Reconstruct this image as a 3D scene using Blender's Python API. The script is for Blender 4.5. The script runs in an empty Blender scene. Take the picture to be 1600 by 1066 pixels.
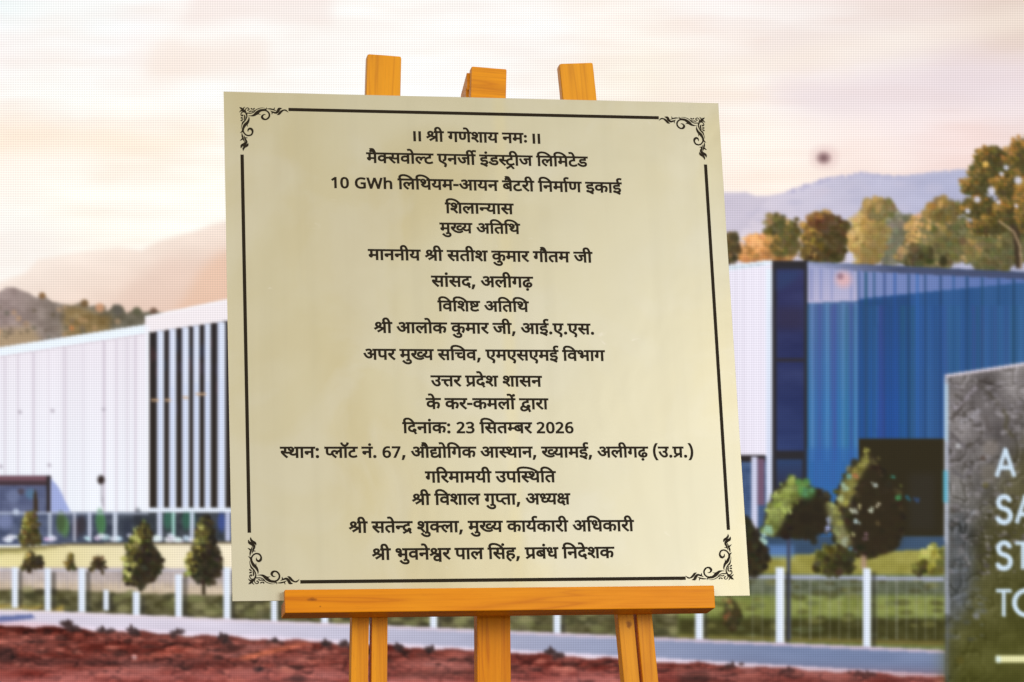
import bpy, bmesh, math
import numpy as np
from mathutils import Matrix, Vector
from mathutils.geometry import tessellate_polygon

scene = bpy.context.scene

# ------------------------------------------------------------------ camera, world, lamps, exposure
CAM_H = 1.10                       # lens height above the stage floor
FOCAL = 4409.7                     # focal length in photo pixels (1600 px wide)

def srgb(*c):
    c = np.asarray(c, float) / 255.0
    return np.where(c <= 0.04045, c / 12.92, ((c + 0.055) / 1.055) ** 2.4)

def from_cam(v):
    """camera axes (right, down, forward) -> world"""
    return Vector((v[0], v[2], CAM_H - v[1]))

cam_data = bpy.data.cameras.new("camera")
cam_data.sensor_width = 36.0
cam_data.lens = FOCAL * 36.0 / 1600.0
cam_data.clip_start = 0.05
cam_data.clip_end = 200.0
cam = bpy.data.objects.new("camera", cam_data)
scene.collection.objects.link(cam)
cam.location = (0, 0, CAM_H)
cam.rotation_euler = (math.pi / 2, 0, 0)
scene.camera = cam

world = bpy.data.worlds.new("World")
scene.world = world
world.use_nodes = True
bg = world.node_tree.nodes["Background"]
bg.inputs["Color"].default_value = (1.0, 0.95, 0.86, 1)
bg.inputs["Strength"].default_value = 0.40

def area_lamp(name, loc, target, size, energy, color):
    d = bpy.data.lights.new(name, 'AREA')
    d.shape = 'RECTANGLE'
    d.size, d.size_y = size
    d.energy = energy
    d.color = color
    o = bpy.data.objects.new(name, d)
    scene.collection.objects.link(o)
    o.location = loc
    o.rotation_euler = (Vector(target) - Vector(loc)).to_track_quat('-Z', 'Y').to_euler()
    return o

area_lamp("key_lamp", (2.45, 0.3, 2.25), (0.0, 3.2, 1.05), (1.8, 1.8), 76, (0.97, 0.98, 1.0))
area_lamp("hall_lamp", (-1.6, -0.6, 3.4), (0.0, 3.2, 1.0), (2.4, 2.4), 102, (1.0, 0.90, 0.72))

scene.view_settings.view_transform = 'Standard'
scene.view_settings.look = 'None'
scene.view_settings.exposure = 0.0
scene.view_settings.gamma = 1.0
scene.view_settings.use_curve_mapping = False
scene.render.engine = 'CYCLES'

# ------------------------------------------------------------------ helpers
def empty(name, matrix, label, category, group=None):
    o = bpy.data.objects.new(name, None)
    o.empty_display_size = 0.1
    scene.collection.objects.link(o)
    o.matrix_world = matrix
    o["label"] = label
    o["category"] = category
    if group:
        o["group"] = group
    return o

def link(name, mesh, mats, parent=None, matrix=None):
    """matrix is the world matrix of the part"""
    for m in (mats if isinstance(mats, (list, tuple)) else [mats]):
        mesh.materials.append(m)
    o = bpy.data.objects.new(name, mesh)
    scene.collection.objects.link(o)
    m = matrix or Matrix.Identity(4)
    if parent is not None:
        o.parent = parent
        base, p = Matrix.Identity(4), parent
        while p is not None:
            base = p.matrix_basis @ base
            p = p.parent
        m = base.inverted() @ m
    o.matrix_basis = m
    return o

def mesh_from(name, verts, faces):
    me = bpy.data.meshes.new(name)
    me.from_pydata([tuple(v) for v in verts], [], faces)
    me.validate()
    me.update()
    return me

def box_mesh(name, lo, hi, bevel=0.0, seg=2):
    bm = bmesh.new()
    bmesh.ops.create_cube(bm, size=1.0)
    for v in bm.verts:
        v.co = Vector([lo[i] + (v.co[i] + 0.5) * (hi[i] - lo[i]) for i in range(3)])
    if bevel:
        bmesh.ops.bevel(bm, geom=bm.edges[:], offset=bevel, segments=seg, profile=0.6, affect='EDGES')
    me = bpy.data.meshes.new(name)
    bm.to_mesh(me)
    bm.free()
    return me

def prism_mesh(name, profile, z0, z1, bevel=0.0):
    """profile (x, y) extruded along z"""
    bm = bmesh.new()
    a = [bm.verts.new((x, y, z0)) for x, y in profile]
    b = [bm.verts.new((x, y, z1)) for x, y in profile]
    bm.faces.new(a)
    bm.faces.new(b)
    n = len(profile)
    for i in range(n):
        bm.faces.new((a[i], a[(i + 1) % n], b[(i + 1) % n], b[i]))
    bmesh.ops.recalc_face_normals(bm, faces=bm.faces[:])
    if bevel:
        bmesh.ops.bevel(bm, geom=bm.edges[:], offset=bevel, segments=2, profile=0.6, affect='EDGES')
    me = bpy.data.meshes.new(name)
    bm.to_mesh(me)
    bm.free()
    return me

class Nodes:
    def __init__(self, name):
        self.mat = bpy.data.materials.new(name)
        self.mat.use_nodes = True
        self.t = self.mat.node_tree
        self.bsdf = self.t.nodes["Principled BSDF"]
    def new(self, kind, **kw):
        n = self.t.nodes.new(kind)
        for k, v in kw.items():
            if k in n.inputs.keys():
                n.inputs[k].default_value = v
            else:
                setattr(n, k, v)
        return n
    def link(self, a, b):
        self.t.links.new(a, b)
    def math(self, op, a, b=None, c=None):
        n = self.t.nodes.new('ShaderNodeMath')
        n.operation = op
        for i, x in enumerate((a, b, c)):
            if x is None:
                continue
            if isinstance(x, (int, float)):
                n.inputs[i].default_value = x
            else:
                self.link(x, n.inputs[i])
        return n.outputs[0]
    def ramp(self, fac, stops):
        n = self.t.nodes.new('ShaderNodeValToRGB')
        e = n.color_ramp.elements
        while len(e) < len(stops):
            e.new(0.5)
        for el, (p, c) in zip(e, stops):
            el.position = p
            el.color = (*c, 1) if len(c) == 3 else c
        self.link(fac, n.inputs[0])
        return n.outputs[0]
    def mix(self, fac, a, b, mode='MIX'):
        n = self.t.nodes.new('ShaderNodeMix')
        n.data_type = 'RGBA'
        n.blend_type = mode
        for s, x in ((n.inputs[0], fac), (n.inputs[6], a), (n.inputs[7], b)):
            if isinstance(x, (int, float)):
                s.default_value = x
            elif isinstance(x, (tuple, list, np.ndarray)):
                s.default_value = (*x[:3], 1)
            else:
                self.link(x, s)
        return n.outputs[2]
    def noise(self, scale, detail=3.0, stretch=(1, 1, 1), offset=(0, 0, 0), rough=0.5, distortion=0.0):
        tc = self.t.nodes.new('ShaderNodeTexCoord')
        mp = self.t.nodes.new('ShaderNodeMapping')
        mp.inputs['Scale'].default_value = stretch
        mp.inputs['Location'].default_value = offset
        self.link(tc.outputs['Object'], mp.inputs['Vector'])
        n = self.t.nodes.new('ShaderNodeTexNoise')
        n.inputs['Scale'].default_value = scale
        n.inputs['Detail'].default_value = detail
        n.inputs['Roughness'].default_value = rough
        n.inputs['Distortion'].default_value = distortion
        self.link(mp.outputs[0], n.inputs['Vector'])
        return n.outputs['Fac']

# ------------------------------------------------------------------ materials
def wood_material(name, seed, light=1.0, knots=(), gold=0.0, grain=1.0):
    """honey-varnished pine; the grain runs along the part's own z axis"""
    k = Nodes(name)
    off = (seed * 1.7, seed * 0.9, seed * 2.3)
    def tint(r, g, b_):
        return (r * light, (g + gold * 0.085) * light, (b_ + gold * 0.022) * light)
    broad = k.noise(1.0, 3, (26, 26, 1.5), off, 0.55, 0.6)
    rings = k.math('FRACT', k.math('MULTIPLY', broad, 7.0))
    rings = k.math('ABSOLUTE', k.math('SUBTRACT', rings, 0.5))
    fine = k.noise(1.0, 4, (420, 420, 9), off, 0.6)
    pores = k.noise(1.0, 2, (900, 900, 40), off, 0.6)
    blot = k.noise(1.0, 4, (18, 18, 8), off, 0.55)
    c = k.ramp(rings, [(0.0, tint(0.62, 0.170, 0.003)), (0.10, tint(0.74, 0.232, 0.003)), (0.22, tint(0.80, 0.262, 0.003)),
                       (0.5, tint(0.84, 0.285, 0.003))])
    c = k.mix(k.math('MULTIPLY', k.math('SUBTRACT', fine, 0.42), 1.5 * grain), c, tint(0.52, 0.130, 0.002))
    c = k.mix(k.math('MULTIPLY', k.math('SUBTRACT', blot, 0.42), 1.3), c, tint(0.88, 0.345, 0.010))
    c = k.mix(k.ramp(blot, [(0.26, (0.5 * grain,) * 3), (0.40, (0, 0, 0))]), c, tint(0.60, 0.165, 0.003))
    c = k.mix(k.ramp(pores, [(0.66, (0, 0, 0)), (0.74, (0.35 * grain,) * 3)]), c, tint(0.36, 0.085, 0.002))
    tc = k.new('ShaderNodeTexCoord')
    for (x, y, z, r, s) in knots:
        mp = k.new('ShaderNodeMapping')
        mp.inputs['Location'].default_value = (-x, -y, -z)
        mp.vector_type = 'POINT'
        k.link(tc.outputs['Object'], mp.inputs['Vector'])
        sc = k.new('ShaderNodeVectorMath', operation='MULTIPLY')
        sc.inputs[1].default_value = (1, 0.05, s)
        k.link(mp.outputs[0], sc.inputs[0])
        ln = k.new('ShaderNodeVectorMath', operation='LENGTH')
        k.link(sc.outputs[0], ln.inputs[0])
        wob = k.math('ADD', ln.outputs['Value'], k.math('MULTIPLY', k.math('SUBTRACT', k.noise(240, 2), 0.5), r * 0.9))
        f = k.new('ShaderNodeMapRange')
        f.inputs['From Min'].default_value = r * 0.35
        f.inputs['From Max'].default_value = r
        f.inputs['To Min'].default_value = 0.75
        f.inputs['To Max'].default_value = 0.0
        k.link(wob, f.inputs['Value'])
        c = k.mix(f.outputs[0], c, (0.20, 0.055, 0.008))
    k.link(c, k.bsdf.inputs['Base Color'])
    r = k.math('MULTIPLY_ADD', fine, 0.18, 0.30)
    k.link(r, k.bsdf.inputs['Roughness'])
    k.bsdf.inputs['Specular IOR Level'].default_value = 0.10
    b = k.new('ShaderNodeBump', Strength=0.12, Distance=0.0006)
    k.link(fine, b.inputs['Height'])
    k.link(b.outputs[0], k.bsdf.inputs['Normal'])
    return k.mat

def plate_material():
    """brushed steel sheet with a patchy tone, in a slightly wrinkled golden film"""
    k = Nodes("golden_sheet")
    cloud = k.noise(4.2, 4, (1, 1, 0.8), (3.1, 0, 7.7), 0.5, 0.5)
    patch = k.noise(7.5, 5, (1, 1, 0.9), (9.3, 0, 1.4), 0.5, 0.7)
    brush = k.noise(1.0, 3, (38, 1, 1.2), (0.3, 0, 0.2), 0.5)
    hair = k.noise(1.0, 2, (5, 1, 500), (0, 0, 0), 0.5)
    scuff = k.noise(26.0, 4, (1, 1, 1.4), (2.2, 0, 5.1), 0.6, 1.5)
    c = k.ramp(cloud, [(0.30, (0.492, 0.432, 0.245)), (0.46, (0.507, 0.460, 0.290)), (0.54, (0.517, 0.476, 0.318)), (0.70, (0.532, 0.498, 0.350))])  # base colour varies in soft random patches
    c = k.mix(k.ramp(patch, [(0.48, (0, 0, 0)), (0.60, (0.38, 0.38, 0.38)), (0.74, (0.5, 0.5, 0.5))]), c, (0.545, 0.518, 0.405))
    c = k.mix(k.math('MULTIPLY', k.math('SUBTRACT', brush, 0.5), 0.6), c, (0.37, 0.335, 0.21))
    c = k.mix(k.ramp(scuff, [(0.70, (0, 0, 0)), (0.78, (0.6, 0.6, 0.6))]), c, (0.62, 0.58, 0.47))
    tc = k.new('ShaderNodeTexCoord')
    sp = k.new('ShaderNodeSeparateXYZ')
    k.link(tc.outputs['Object'], sp.inputs[0])
    dx = k.math('ABSOLUTE', k.math('SUBTRACT', k.math('MULTIPLY_ADD', brush, 0.006, sp.outputs['X']), 0.0315))
    band = k.new('ShaderNodeMapRange', interpolation_type='SMOOTHSTEP')
    band.inputs['From Min'].default_value = 0.002
    band.inputs['From Max'].default_value = 0.013
    band.inputs['To Min'].default_value = 0.55
    band.inputs['To Max'].default_value = 0.0
    k.link(dx, band.inputs['Value'])
    c = k.mix(k.math('MULTIPLY', band.outputs[0], cloud), c, (0.58, 0.50, 0.25))
    k.link(c, k.bsdf.inputs['Base Color'])
    k.bsdf.inputs['Metallic'].default_value = 0.38
    r = k.math('MULTIPLY_ADD', cloud, 0.20, 0.33)
    k.link(r, k.bsdf.inputs['Roughness'])
    k.bsdf.inputs['Coat Weight'].default_value = 0.9
    k.bsdf.inputs['Coat Roughness'].default_value = 0.40
    wav = k.noise(7.0, 3, (1, 1, 0.8), (1.3, 0, 4.2), 0.5, 0.3)
    b1 = k.new('ShaderNodeBump', Strength=0.30, Distance=0.005)
    k.link(wav, b1.inputs['Height'])
    b2 = k.new('ShaderNodeBump', Strength=0.04, Distance=0.0003)
    k.link(hair, b2.inputs['Height'])
    k.link(b1.outputs[0], b2.inputs['Normal'])
    k.link(b2.outputs[0], k.bsdf.inputs['Normal'])
    return k.mat

def plain_material(name, color, rough=0.6, noise_amt=0.15, scale=30.0, spec=0.3):
    k = Nodes(name)
    n = k.noise(scale, 4)
    c = k.mix(k.math('MULTIPLY', n, noise_amt), color, tuple(x * 0.5 for x in color))
    k.link(c, k.bsdf.inputs['Base Color'])
    k.bsdf.inputs['Roughness'].default_value = rough
    k.bsdf.inputs['Specular IOR Level'].default_value = spec
    return k.mat

M_PLATE = plate_material()
M_INK = plain_material("brown_black_print", (0.020, 0.013, 0.005), 0.6, 0.3, 60, 0.12)
M_CABINET = plain_material("black_cabinet", (0.02, 0.02, 0.022), 0.5)
M_FLOOR = plain_material("stage_carpet", (0.16, 0.13, 0.11), 0.9, 0.5, 120)

# ------------------------------------------------------------------ stage floor
bm = bmesh.new()
bmesh.ops.create_grid(bm, x_segments=40, y_segments=40, size=6.0)
for v in bm.verts:
    v.co.y += 3.0
me = bpy.data.meshes.new("floor")
bm.to_mesh(me)
bm.free()
floor = link("floor", me, M_FLOOR)
floor["kind"] = "structure"

# ------------------------------------------------------------------ the picture running on the LED wall
# drawn in the wall's own units (u to the right, v down); one sample per LED at the end
PITCH = 2.7                        # LED pitch in picture units
NX, NY = 815, 519                  # LEDs across and down
U0, V0 = -300.0, -165.0            # picture coordinate of the wall's top left corner
SS = 2
WW, HH = NX * SS, NY * SS
step = PITCH / SS
xs = U0 + (np.arange(WW) + 0.5) * step
ys = V0 + (np.arange(HH) + 0.5) * step
GX, GY = np.meshgrid(xs.astype(np.float32), ys.astype(np.float32))
rng = np.random.default_rng(11)

def smooth_noise(sx, sy, seed, octaves=3):
    """value noise over the picture; feature size sx by sy"""
    r = np.random.default_rng(seed)
    out = np.zeros((HH, WW), np.float32)
    amp, tot = 1.0, 0.0
    for _ in range(octaves):
        nx, ny = int(WW * step / sx) + 4, int(HH * step / sy) + 4
        lat = r.random((ny, nx)).astype(np.float32)
        fx = (GX - U0) / sx
        fy = (GY - V0) / sy
        ix, iy = fx.astype(int), fy.astype(int)
        tx, ty = fx - ix, fy - iy
        tx, ty = tx * tx * (3 - 2 * tx), ty * ty * (3 - 2 * ty)
        a = lat[iy, ix] * (1 - tx) + lat[iy, ix + 1] * tx
        b = lat[iy + 1, ix] * (1 - tx) + lat[iy + 1, ix + 1] * tx
        out += amp * (a * (1 - ty) + b * ty)
        tot += amp
        amp *= 0.5
        sx, sy = sx / 2, sy / 2
    return out / tot - 0.5

def blur(a, s):
    """gaussian blur, s in picture units"""
    s = s / step
    if s < 0.3:
        return a
    n = int(3 * s) + 1
    k = np.exp(-0.5 * (np.arange(-n, n + 1) / s) ** 2)
    k = (k / k.sum()).astype(np.float32)
    for ax in (0, 1):
        pad = [(0, 0)] * a.ndim
        pad[ax] = (n, n)
        p = np.pad(a, pad, mode='edge')
        r = np.zeros_like(a)
        m = a.shape[ax]
        for i, w in enumerate(k):
            r += w * (p[i:i + m] if ax == 0 else p[:, i:i + m])
        a = r
    return a

img = np.zeros((HH, WW, 3), np.float32)

def window(x0, y0, x1, y1):
    i0 = max(0, int((x0 - U0) / step) - 1); i1 = min(WW, int((x1 - U0) / step) + 2)
    j0 = max(0, int((y0 - V0) / step) - 1); j1 = min(HH, int((y1 - V0) / step) + 2)
    return slice(j0, max(j0, j1)), slice(i0, max(i0, i1))

def poly_mask(pts, w):
    X, Y = GX[w], GY[w]
    m = np.zeros(X.shape, bool)
    n = len(pts)
    for i in range(n):
        (xa, ya), (xb, yb) = pts[i], pts[(i + 1) % n]
        if ya == yb:
            continue
        c = ((ya > Y) != (yb > Y)) & (X < (xb - xa) * (Y - ya) / (yb - ya) + xa)
        m ^= c
    return m.astype(np.float32)

def paint(w, mask, color, alpha=1.0, grain=0.0, tex=None):
    """color: (r,g,b) 0..255, or a pair of colors with a 0..1 field"""
    if isinstance(color, dict):
        X, Y = GX[w], GY[w]
        t = np.clip((X * color['dx'] + Y * color['dy'] - color['a']) / (color['b'] - color['a']), 0, 1)[..., None]
        c = np.asarray(color['c0'], np.float32) * (1 - t) + np.asarray(color['c1'], np.float32) * t
    else:
        c = np.broadcast_to(np.asarray(color, np.float32), mask.shape + (3,))
    if tex is not None:
        c = c + (tex[w] * grain)[..., None]
    m = (mask * alpha)[..., None]
    img[w] = img[w] * (1 - m) + c * m

def poly(pts, color, alpha=1.0, soft=0.0, grain=0.0, tex=None):
    x = [p[0] for p in pts]; y = [p[1] for p in pts]
    e = soft * 3
    w = window(min(x) - e, min(y) - e, max(x) + e, max(y) + e)
    if img[w].size == 0:
        return
    m = poly_mask(pts, w)
    if soft:
        m = blur(m, soft)
    paint(w, m, color, alpha, grain, tex)

def rect(x0, y0, x1, y1, color, **kw):
    poly([(x0, y0), (x1, y0), (x1, y1), (x0, y1)], color, **kw)

def vgrad(c0, c1, a, b):
    return dict(dx=0, dy=1, a=a, b=b, c0=c0, c1=c1)

def hgrad(c0, c1, a, b):
    return dict(dx=1, dy=0, a=a, b=b, c0=c0, c1=c1)

def dab(x, y, r, color, alpha=1.0, sx=1.0, sy=1.0, edge=0.35):
    w = window(x - r * sx * 1.4, y - r * sy * 1.4, x + r * sx * 1.4, y + r * sy * 1.4)
    if img[w].size == 0:
        return
    d = np.sqrt(((GX[w] - x) / sx) ** 2 + ((GY[w] - y) / sy) ** 2) / r
    m = np.clip((1 + edge - d) / (2 * edge), 0, 1)
    paint(w, m, color, alpha)

def line(pts, width, color, alpha=1.0, soft=0.0):
    for (xa, ya), (xb, yb) in zip(pts[:-1], pts[1:]):
        dx, dy = xb - xa, yb - ya
        l = math.hypot(dx, dy) or 1
        nx, ny = -dy / l * width / 2, dx / l * width / 2
        poly([(xa + nx, ya + ny), (xb + nx, yb + ny), (xb - nx, yb - ny), (xa - nx, ya - ny)], color, alpha, soft)

def crown(pts, dark, mid, lit, n, seed, rmin=3.0, rmax=8.0, sun=(-0.8, -0.6), bias=0.0, holes=(), hole_color=None):
    """leafy crown: dabs strewn inside (and a little over) an outline, lit from the sun side"""
    r = np.random.default_rng(seed)
    x = np.array([p[0] for p in pts]); y = np.array([p[1] for p in pts])
    cx, cy = x.mean(), y.mean()
    hx, hy = (x.max() - x.min()) / 2 + 1e-3, (y.max() - y.min()) / 2 + 1e-3
    poly(pts, dark, 0.9, 2.0)
    n, rmin, rmax = int(n * 1.9), rmin * 0.65, rmax * 0.75
    k = 0
    while k < n:
        px, py = r.uniform(x.min(), x.max()), r.uniform(y.min(), y.max())
        inside = False
        for i in range(len(pts)):
            (xa, ya), (xb, yb) = pts[i], pts[(i + 1) % len(pts)]
            if (ya > py) != (yb > py) and px < (xb - xa) * (py - ya) / (yb - ya) + xa:
                inside = not inside
        if not inside:
            continue
        k += 1
        s = ((px - cx) / hx * sun[0] + (py - cy) / hy * sun[1]) * 1.05 + bias + r.normal(0, 0.27)
        c = lit if s > 0.55 else mid if s > 0.12 else dark
        c = np.clip(np.asarray(c, float) + r.normal(0, 11) + r.normal(0, 5, 3), 8, 250)
        dab(px + r.normal(0, 2), py + r.normal(0, 2), r.uniform(rmin, rmax), c, r.uniform(0.55, 0.95),
            r.uniform(0.7, 1.3), r.uniform(0.7, 1.2))
    for (hx_, hy_, hr) in holes:
        dab(hx_, hy_, hr, hole_color, 0.9)

N_BIG = smooth_noise(260, 90, 1, 4)
N_MID = smooth_noise(60, 30, 2, 4)
N_FINE = smooth_noise(14, 10, 3, 3)
N_EARTH = smooth_noise(70, 14, 4, 4)
N_STONE = smooth_noise(40, 40, 5, 4)
N_VERT = smooth_noise(16, 500, 6, 2)

# --- evening sky: colours spread between control points, then cloud streaks
SKY = [(0, 0, 230, 242, 245), (150, 30, 242, 246, 246), (330, 20, 248, 238, 232), (0, 70, 246, 238, 236), (100, 80, 248, 244, 242),
       (200, 60, 246, 240, 240), (270, 95, 248, 234, 222), (100, 150, 250, 253, 250), (330, 150, 252, 254, 252), (30, 222, 251, 233, 216),
       (180, 225, 253, 240, 222), (280, 240, 253, 242, 226), (300, 280, 253, 253, 243), (100, 300, 252, 248, 236), (30, 380, 246, 240, 234),
       (150, 350, 251, 245, 232), (600, 30, 250, 247, 243), (700, 110, 254, 254, 252), (820, 60, 249, 245, 242), (960, 50, 251, 245, 240),
       (1000, 105, 250, 246, 234), (1100, 40, 246, 237, 233), (1140, 130, 250, 240, 230), (1250, 60, 240, 229, 224), (1250, 130, 240, 227, 226),
       (1400, 60, 236, 223, 218), (1500, 120, 229, 213, 215), (1590, 30, 225, 207, 195), (1590, 150, 235, 218, 218), (1400, 180, 240, 223, 222),
       (1180, 220, 253, 239, 226), (1350, 230, 248, 229, 221), (1500, 220, 244, 220, 215), (1200, 290, 253, 236, 222), (450, 60, 248, 243, 238),
       (-250, 100, 232, 230, 230), (-250, 350, 242, 236, 228), (1850, 100, 224, 208, 204), (1850, 250, 238, 218, 214), (700, -120, 232, 230, 232)]
small = (slice(None, None, 6), slice(None, None, 6))
sx_, sy_ = GX[small], GY[small]
num = np.zeros(sx_.shape + (3,), np.float32)
den = np.zeros(sx_.shape, np.float32)
for (x, y, r_, g_, b_) in SKY:
    wgt = 1.0 / (((sx_ - x) / 1.5) ** 2 + (sy_ - y) ** 2 + 500.0) ** 1.4
    num += wgt[..., None] * np.array((r_, g_, b_), np.float32)
    den += wgt
low = num / den[..., None]
img[:] = np.repeat(np.repeat(low, 6, 0), 6, 1)[:HH, :WW]
img[:] = blur(img, 12)
streak = smooth_noise(170, 26, 21, 4)
streak = np.clip(streak * 3.0, -0.6, 0.6)
img += (255 - img) * np.clip(0.16 - (GX - 700) / 5000, 0.04, 0.24)[..., None]
img += streak[..., None] * np.array((4, 8, 10), np.float32)
cloud2 = np.clip(N_BIG * 3.2, -0.5, 0.7)
img -= np.clip(cloud2, 0, 1)[..., None] * np.array((2, 8, 13), np.float32)
# two pinkish cloud banks on the left, one long bank on the right
for pts, col, al, so in (([(225, 118), (240, 75), (270, 58), (300, 70), (420, 60), (420, 110), (330, 118), (262, 125)], (243, 228, 218), 0.60, 9),
                         ([(280, 40), (300, 0), (330, -60), (520, -60), (520, 40), (400, 30), (340, 35)], (238, 222, 216), 0.55, 9),
                         ([(-40, 205), (60, 195), (160, 205), (240, 215), (330, 200), (340, 215), (250, 240), (150, 240), (40, 244), (-40, 240)], (250, 232, 210), 0.50, 8),
                         ([(1000, 120), (1150, 95), (1300, 60), (1480, 30), (1700, 0), (1700, 30), (1480, 70), (1300, 105), (1120, 130)], (247, 236, 224), 0.5, 10),
                         ([(1200, 150), (1400, 110), (1600, 95), (1700, 90), (1700, 150), (1500, 165), (1300, 180)], (230, 217, 223), 0.6, 12)):
    poly(pts, col, al, so)
# faulty, darkened LEDs in the sky
dab(1288, 246, 15, (205, 165, 165), 0.5, 1.1, 0.9, 0.8)
dab(1287, 247, 8, (110, 78, 82), 0.85, 1.05, 0.9, 0.7)

# --- far hills
poly([(-320, 470), (-100, 450), (0, 441), (40, 426), (60, 405), (130, 393), (185, 386), (220, 391), (250, 376), (300, 363), (330, 351), (380, 340), (560, 330), (560, 600), (-320, 600)],
     dict(dx=0.35, dy=1, a=400, b=600, c0=(248, 236, 226), c1=(226, 194, 176)), 0.9, 3, 16, N_MID)
poly([(150, 520), (185, 470), (205, 440), (235, 420), (260, 400), (300, 405), (420, 380), (420, 600), (150, 600)], (224, 192, 176), 0.4, 9)
poly([(265, 500), (295, 455), (310, 425), (340, 398), (420, 370), (420, 560), (265, 560)], (230, 184, 152), 0.45, 7)
poly([(560, 440), (760, 392), (880, 350), (980, 322), (1080, 302), (1165, 300), (1180, 306), (1200, 306), (1240, 300), (1300, 330), (1300, 440), (560, 440)], (202, 194, 210), 1, 2, 14, N_MID)
poly([(1120, 400), (1170, 350), (1200, 312), (1230, 300), (1262, 289), (1290, 280), (1320, 276), (1345, 271), (1365, 273), (1400, 277), (1430, 273), (1460, 271), (1500, 266), (1530, 268), (1570, 276), (1640, 284), (1760, 270), (1920, 262), (1920, 440), (1120, 440)],
     dict(dx=1, dy=-0.6, a=900, b=1300, c0=(224, 212, 222), c1=(176, 178, 206)), 1, 2, 20, N_MID)

for k in range(150):
    x = rng.uniform(1230, 1620)
    y = np.interp(x, [1230, 1262, 1290, 1345, 1400, 1460, 1500, 1570, 1640], [300, 289, 280, 271, 277, 271, 266, 276, 284])
    dab(x, y + abs(rng.normal(0, 2)), rng.uniform(2, 4.5), (186 - (x - 1230) * 0.03, 180, 206), 0.5)
for k in range(260):
    x = rng.uniform(1140, 1620)
    y = rng.uniform(285, 400)
    if y > np.interp(x, [1140, 1230, 1290, 1345, 1500, 1620], [345, 312, 290, 280, 276, 290]):
        dab(x, y, rng.uniform(3, 9), [(196, 190, 210), (172, 172, 200), (206, 196, 212)][k % 3], 0.16, 1.6, 0.8)
# --- dark wooded slope behind the left hall
ridge = [(-320, 470), (-150, 452), (0, 456), (10, 449), (22, 449), (45, 458), (58, 466), (64, 458), (72, 464), (80, 471), (112, 478), (122, 474), (134, 471), (139, 480), (148, 477), (160, 478), (168, 487), (178, 476), (192, 480), (198, 491), (212, 482), (224, 488), (238, 486), (260, 490), (260, 560), (-320, 600)]
poly(ridge, hgrad((152, 134, 130), (104, 98, 82), 20, 170), 1, 1.5, 46, N_FINE)
poly([(-320, 500), (0, 515), (50, 510), (70, 540), (0, 560), (-320, 570)], (178, 152, 112), 0.7, 5)
poly([(98, 480), (125, 478), (150, 490), (175, 495), (170, 520), (100, 530)], (140, 114, 68), 0.8, 4, 60, N_FINE)
for k in range(120):
    dab(rng.uniform(-300, 240), rng.uniform(478, 530), rng.uniform(2, 5), [(96, 84, 66), (190, 150, 110), (120, 104, 92), (84, 84, 70)][k % 4], 0.45)
for x, y, r_, c in ((66, 462, 5, (130, 92, 52)), (132, 474, 6, (110, 82, 48)), (156, 481, 7, (206, 150, 112)), (184, 484, 8, (88, 84, 76)), (214, 487, 7, (86, 84, 62)), (240, 487, 6, (96, 70, 54)), (112, 513, 4, (190, 122, 70))):
    dab(x, y, r_, c, 0.85)

# --- left hall
wall_top = lambda x: 543 - (x - 0) * 36.0 / 230.0
poly([(-320, wall_top(-320)), (230, 507), (230, 860), (-320, 860)], vgrad((233, 227, 236), (238, 242, 250), 540, 800), 1, 0.8, 10, N_VERT)
for x in (-250, -200, -150, -100, -50, 8, 28, 52, 76, 100, 103, 130, 161, 163, 182, 199, 212):
    line([(x, wall_top(x) + 12), (x, 800)], 2.2, (198, 186, 200), rng.uniform(0.45, 0.95), 0.8)
for x, y in ((1, 729), (77, 727), (162, 640), (31, 644), (82, 642)):
    dab(x, y, 3.2, (176, 168, 180), 0.75)
poly([(-320, wall_top(-320)), (230, 507), (230, 521), (-320, wall_top(-320) + 14)], (233, 242, 250), 1, 0.8)
line([(-320, wall_top(-320) + 15), (230, 522)], 2, (206, 190, 200), 0.7, 0.6)
poly([(227, 495), (352, 469), (560, 425), (560, 520), (227, 520)], (240, 232, 236), 1, 0.8)
line([(227, 496), (352, 470), (560, 426)], 4, (244, 242, 246), 0.8, 0.6)
poly([(233, 520), (352, 502), (560, 470), (560, 795), (233, 795)], vgrad((34, 28, 30), (38, 30, 24), 520, 760), 1, 0.7)
for k in range(26):
    dab(rng.uniform(236, 350), rng.uniform(530, 640), rng.uniform(3, 8), [(70, 40, 44), (48, 42, 62), (30, 40, 60)][k % 3], 0.5, 0.5, 1.6)
for x0, x1 in ((245.4, 256), (264.4, 275), (284.6, 295.4), (301.6, 312), (319.5, 329.5), (340.5, 352), (374, 386), (410, 424)):
    top = 517 - (x0 - 245) * 0.15
    rect(x0, top, x1, 795, hgrad((208, 216, 240), (226, 234, 250), x0, x1), soft=1.1)
    line([((x0 + x1) / 2, top + 90), ((x0 + x1) / 2, 790)], 3, (188, 205, 240), 0.5, 1)
rect(228, 508, 233, 850, (240, 242, 250), soft=0.8)
for x, y, l in ((242, 625, 12), (262, 625, 10), (314, 616, 16), (290, 622, 8)):
    rect(x - l / 2, y - 2, x + l / 2, y + 2, (206, 168, 130), alpha=0.8, soft=0.8)
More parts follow.
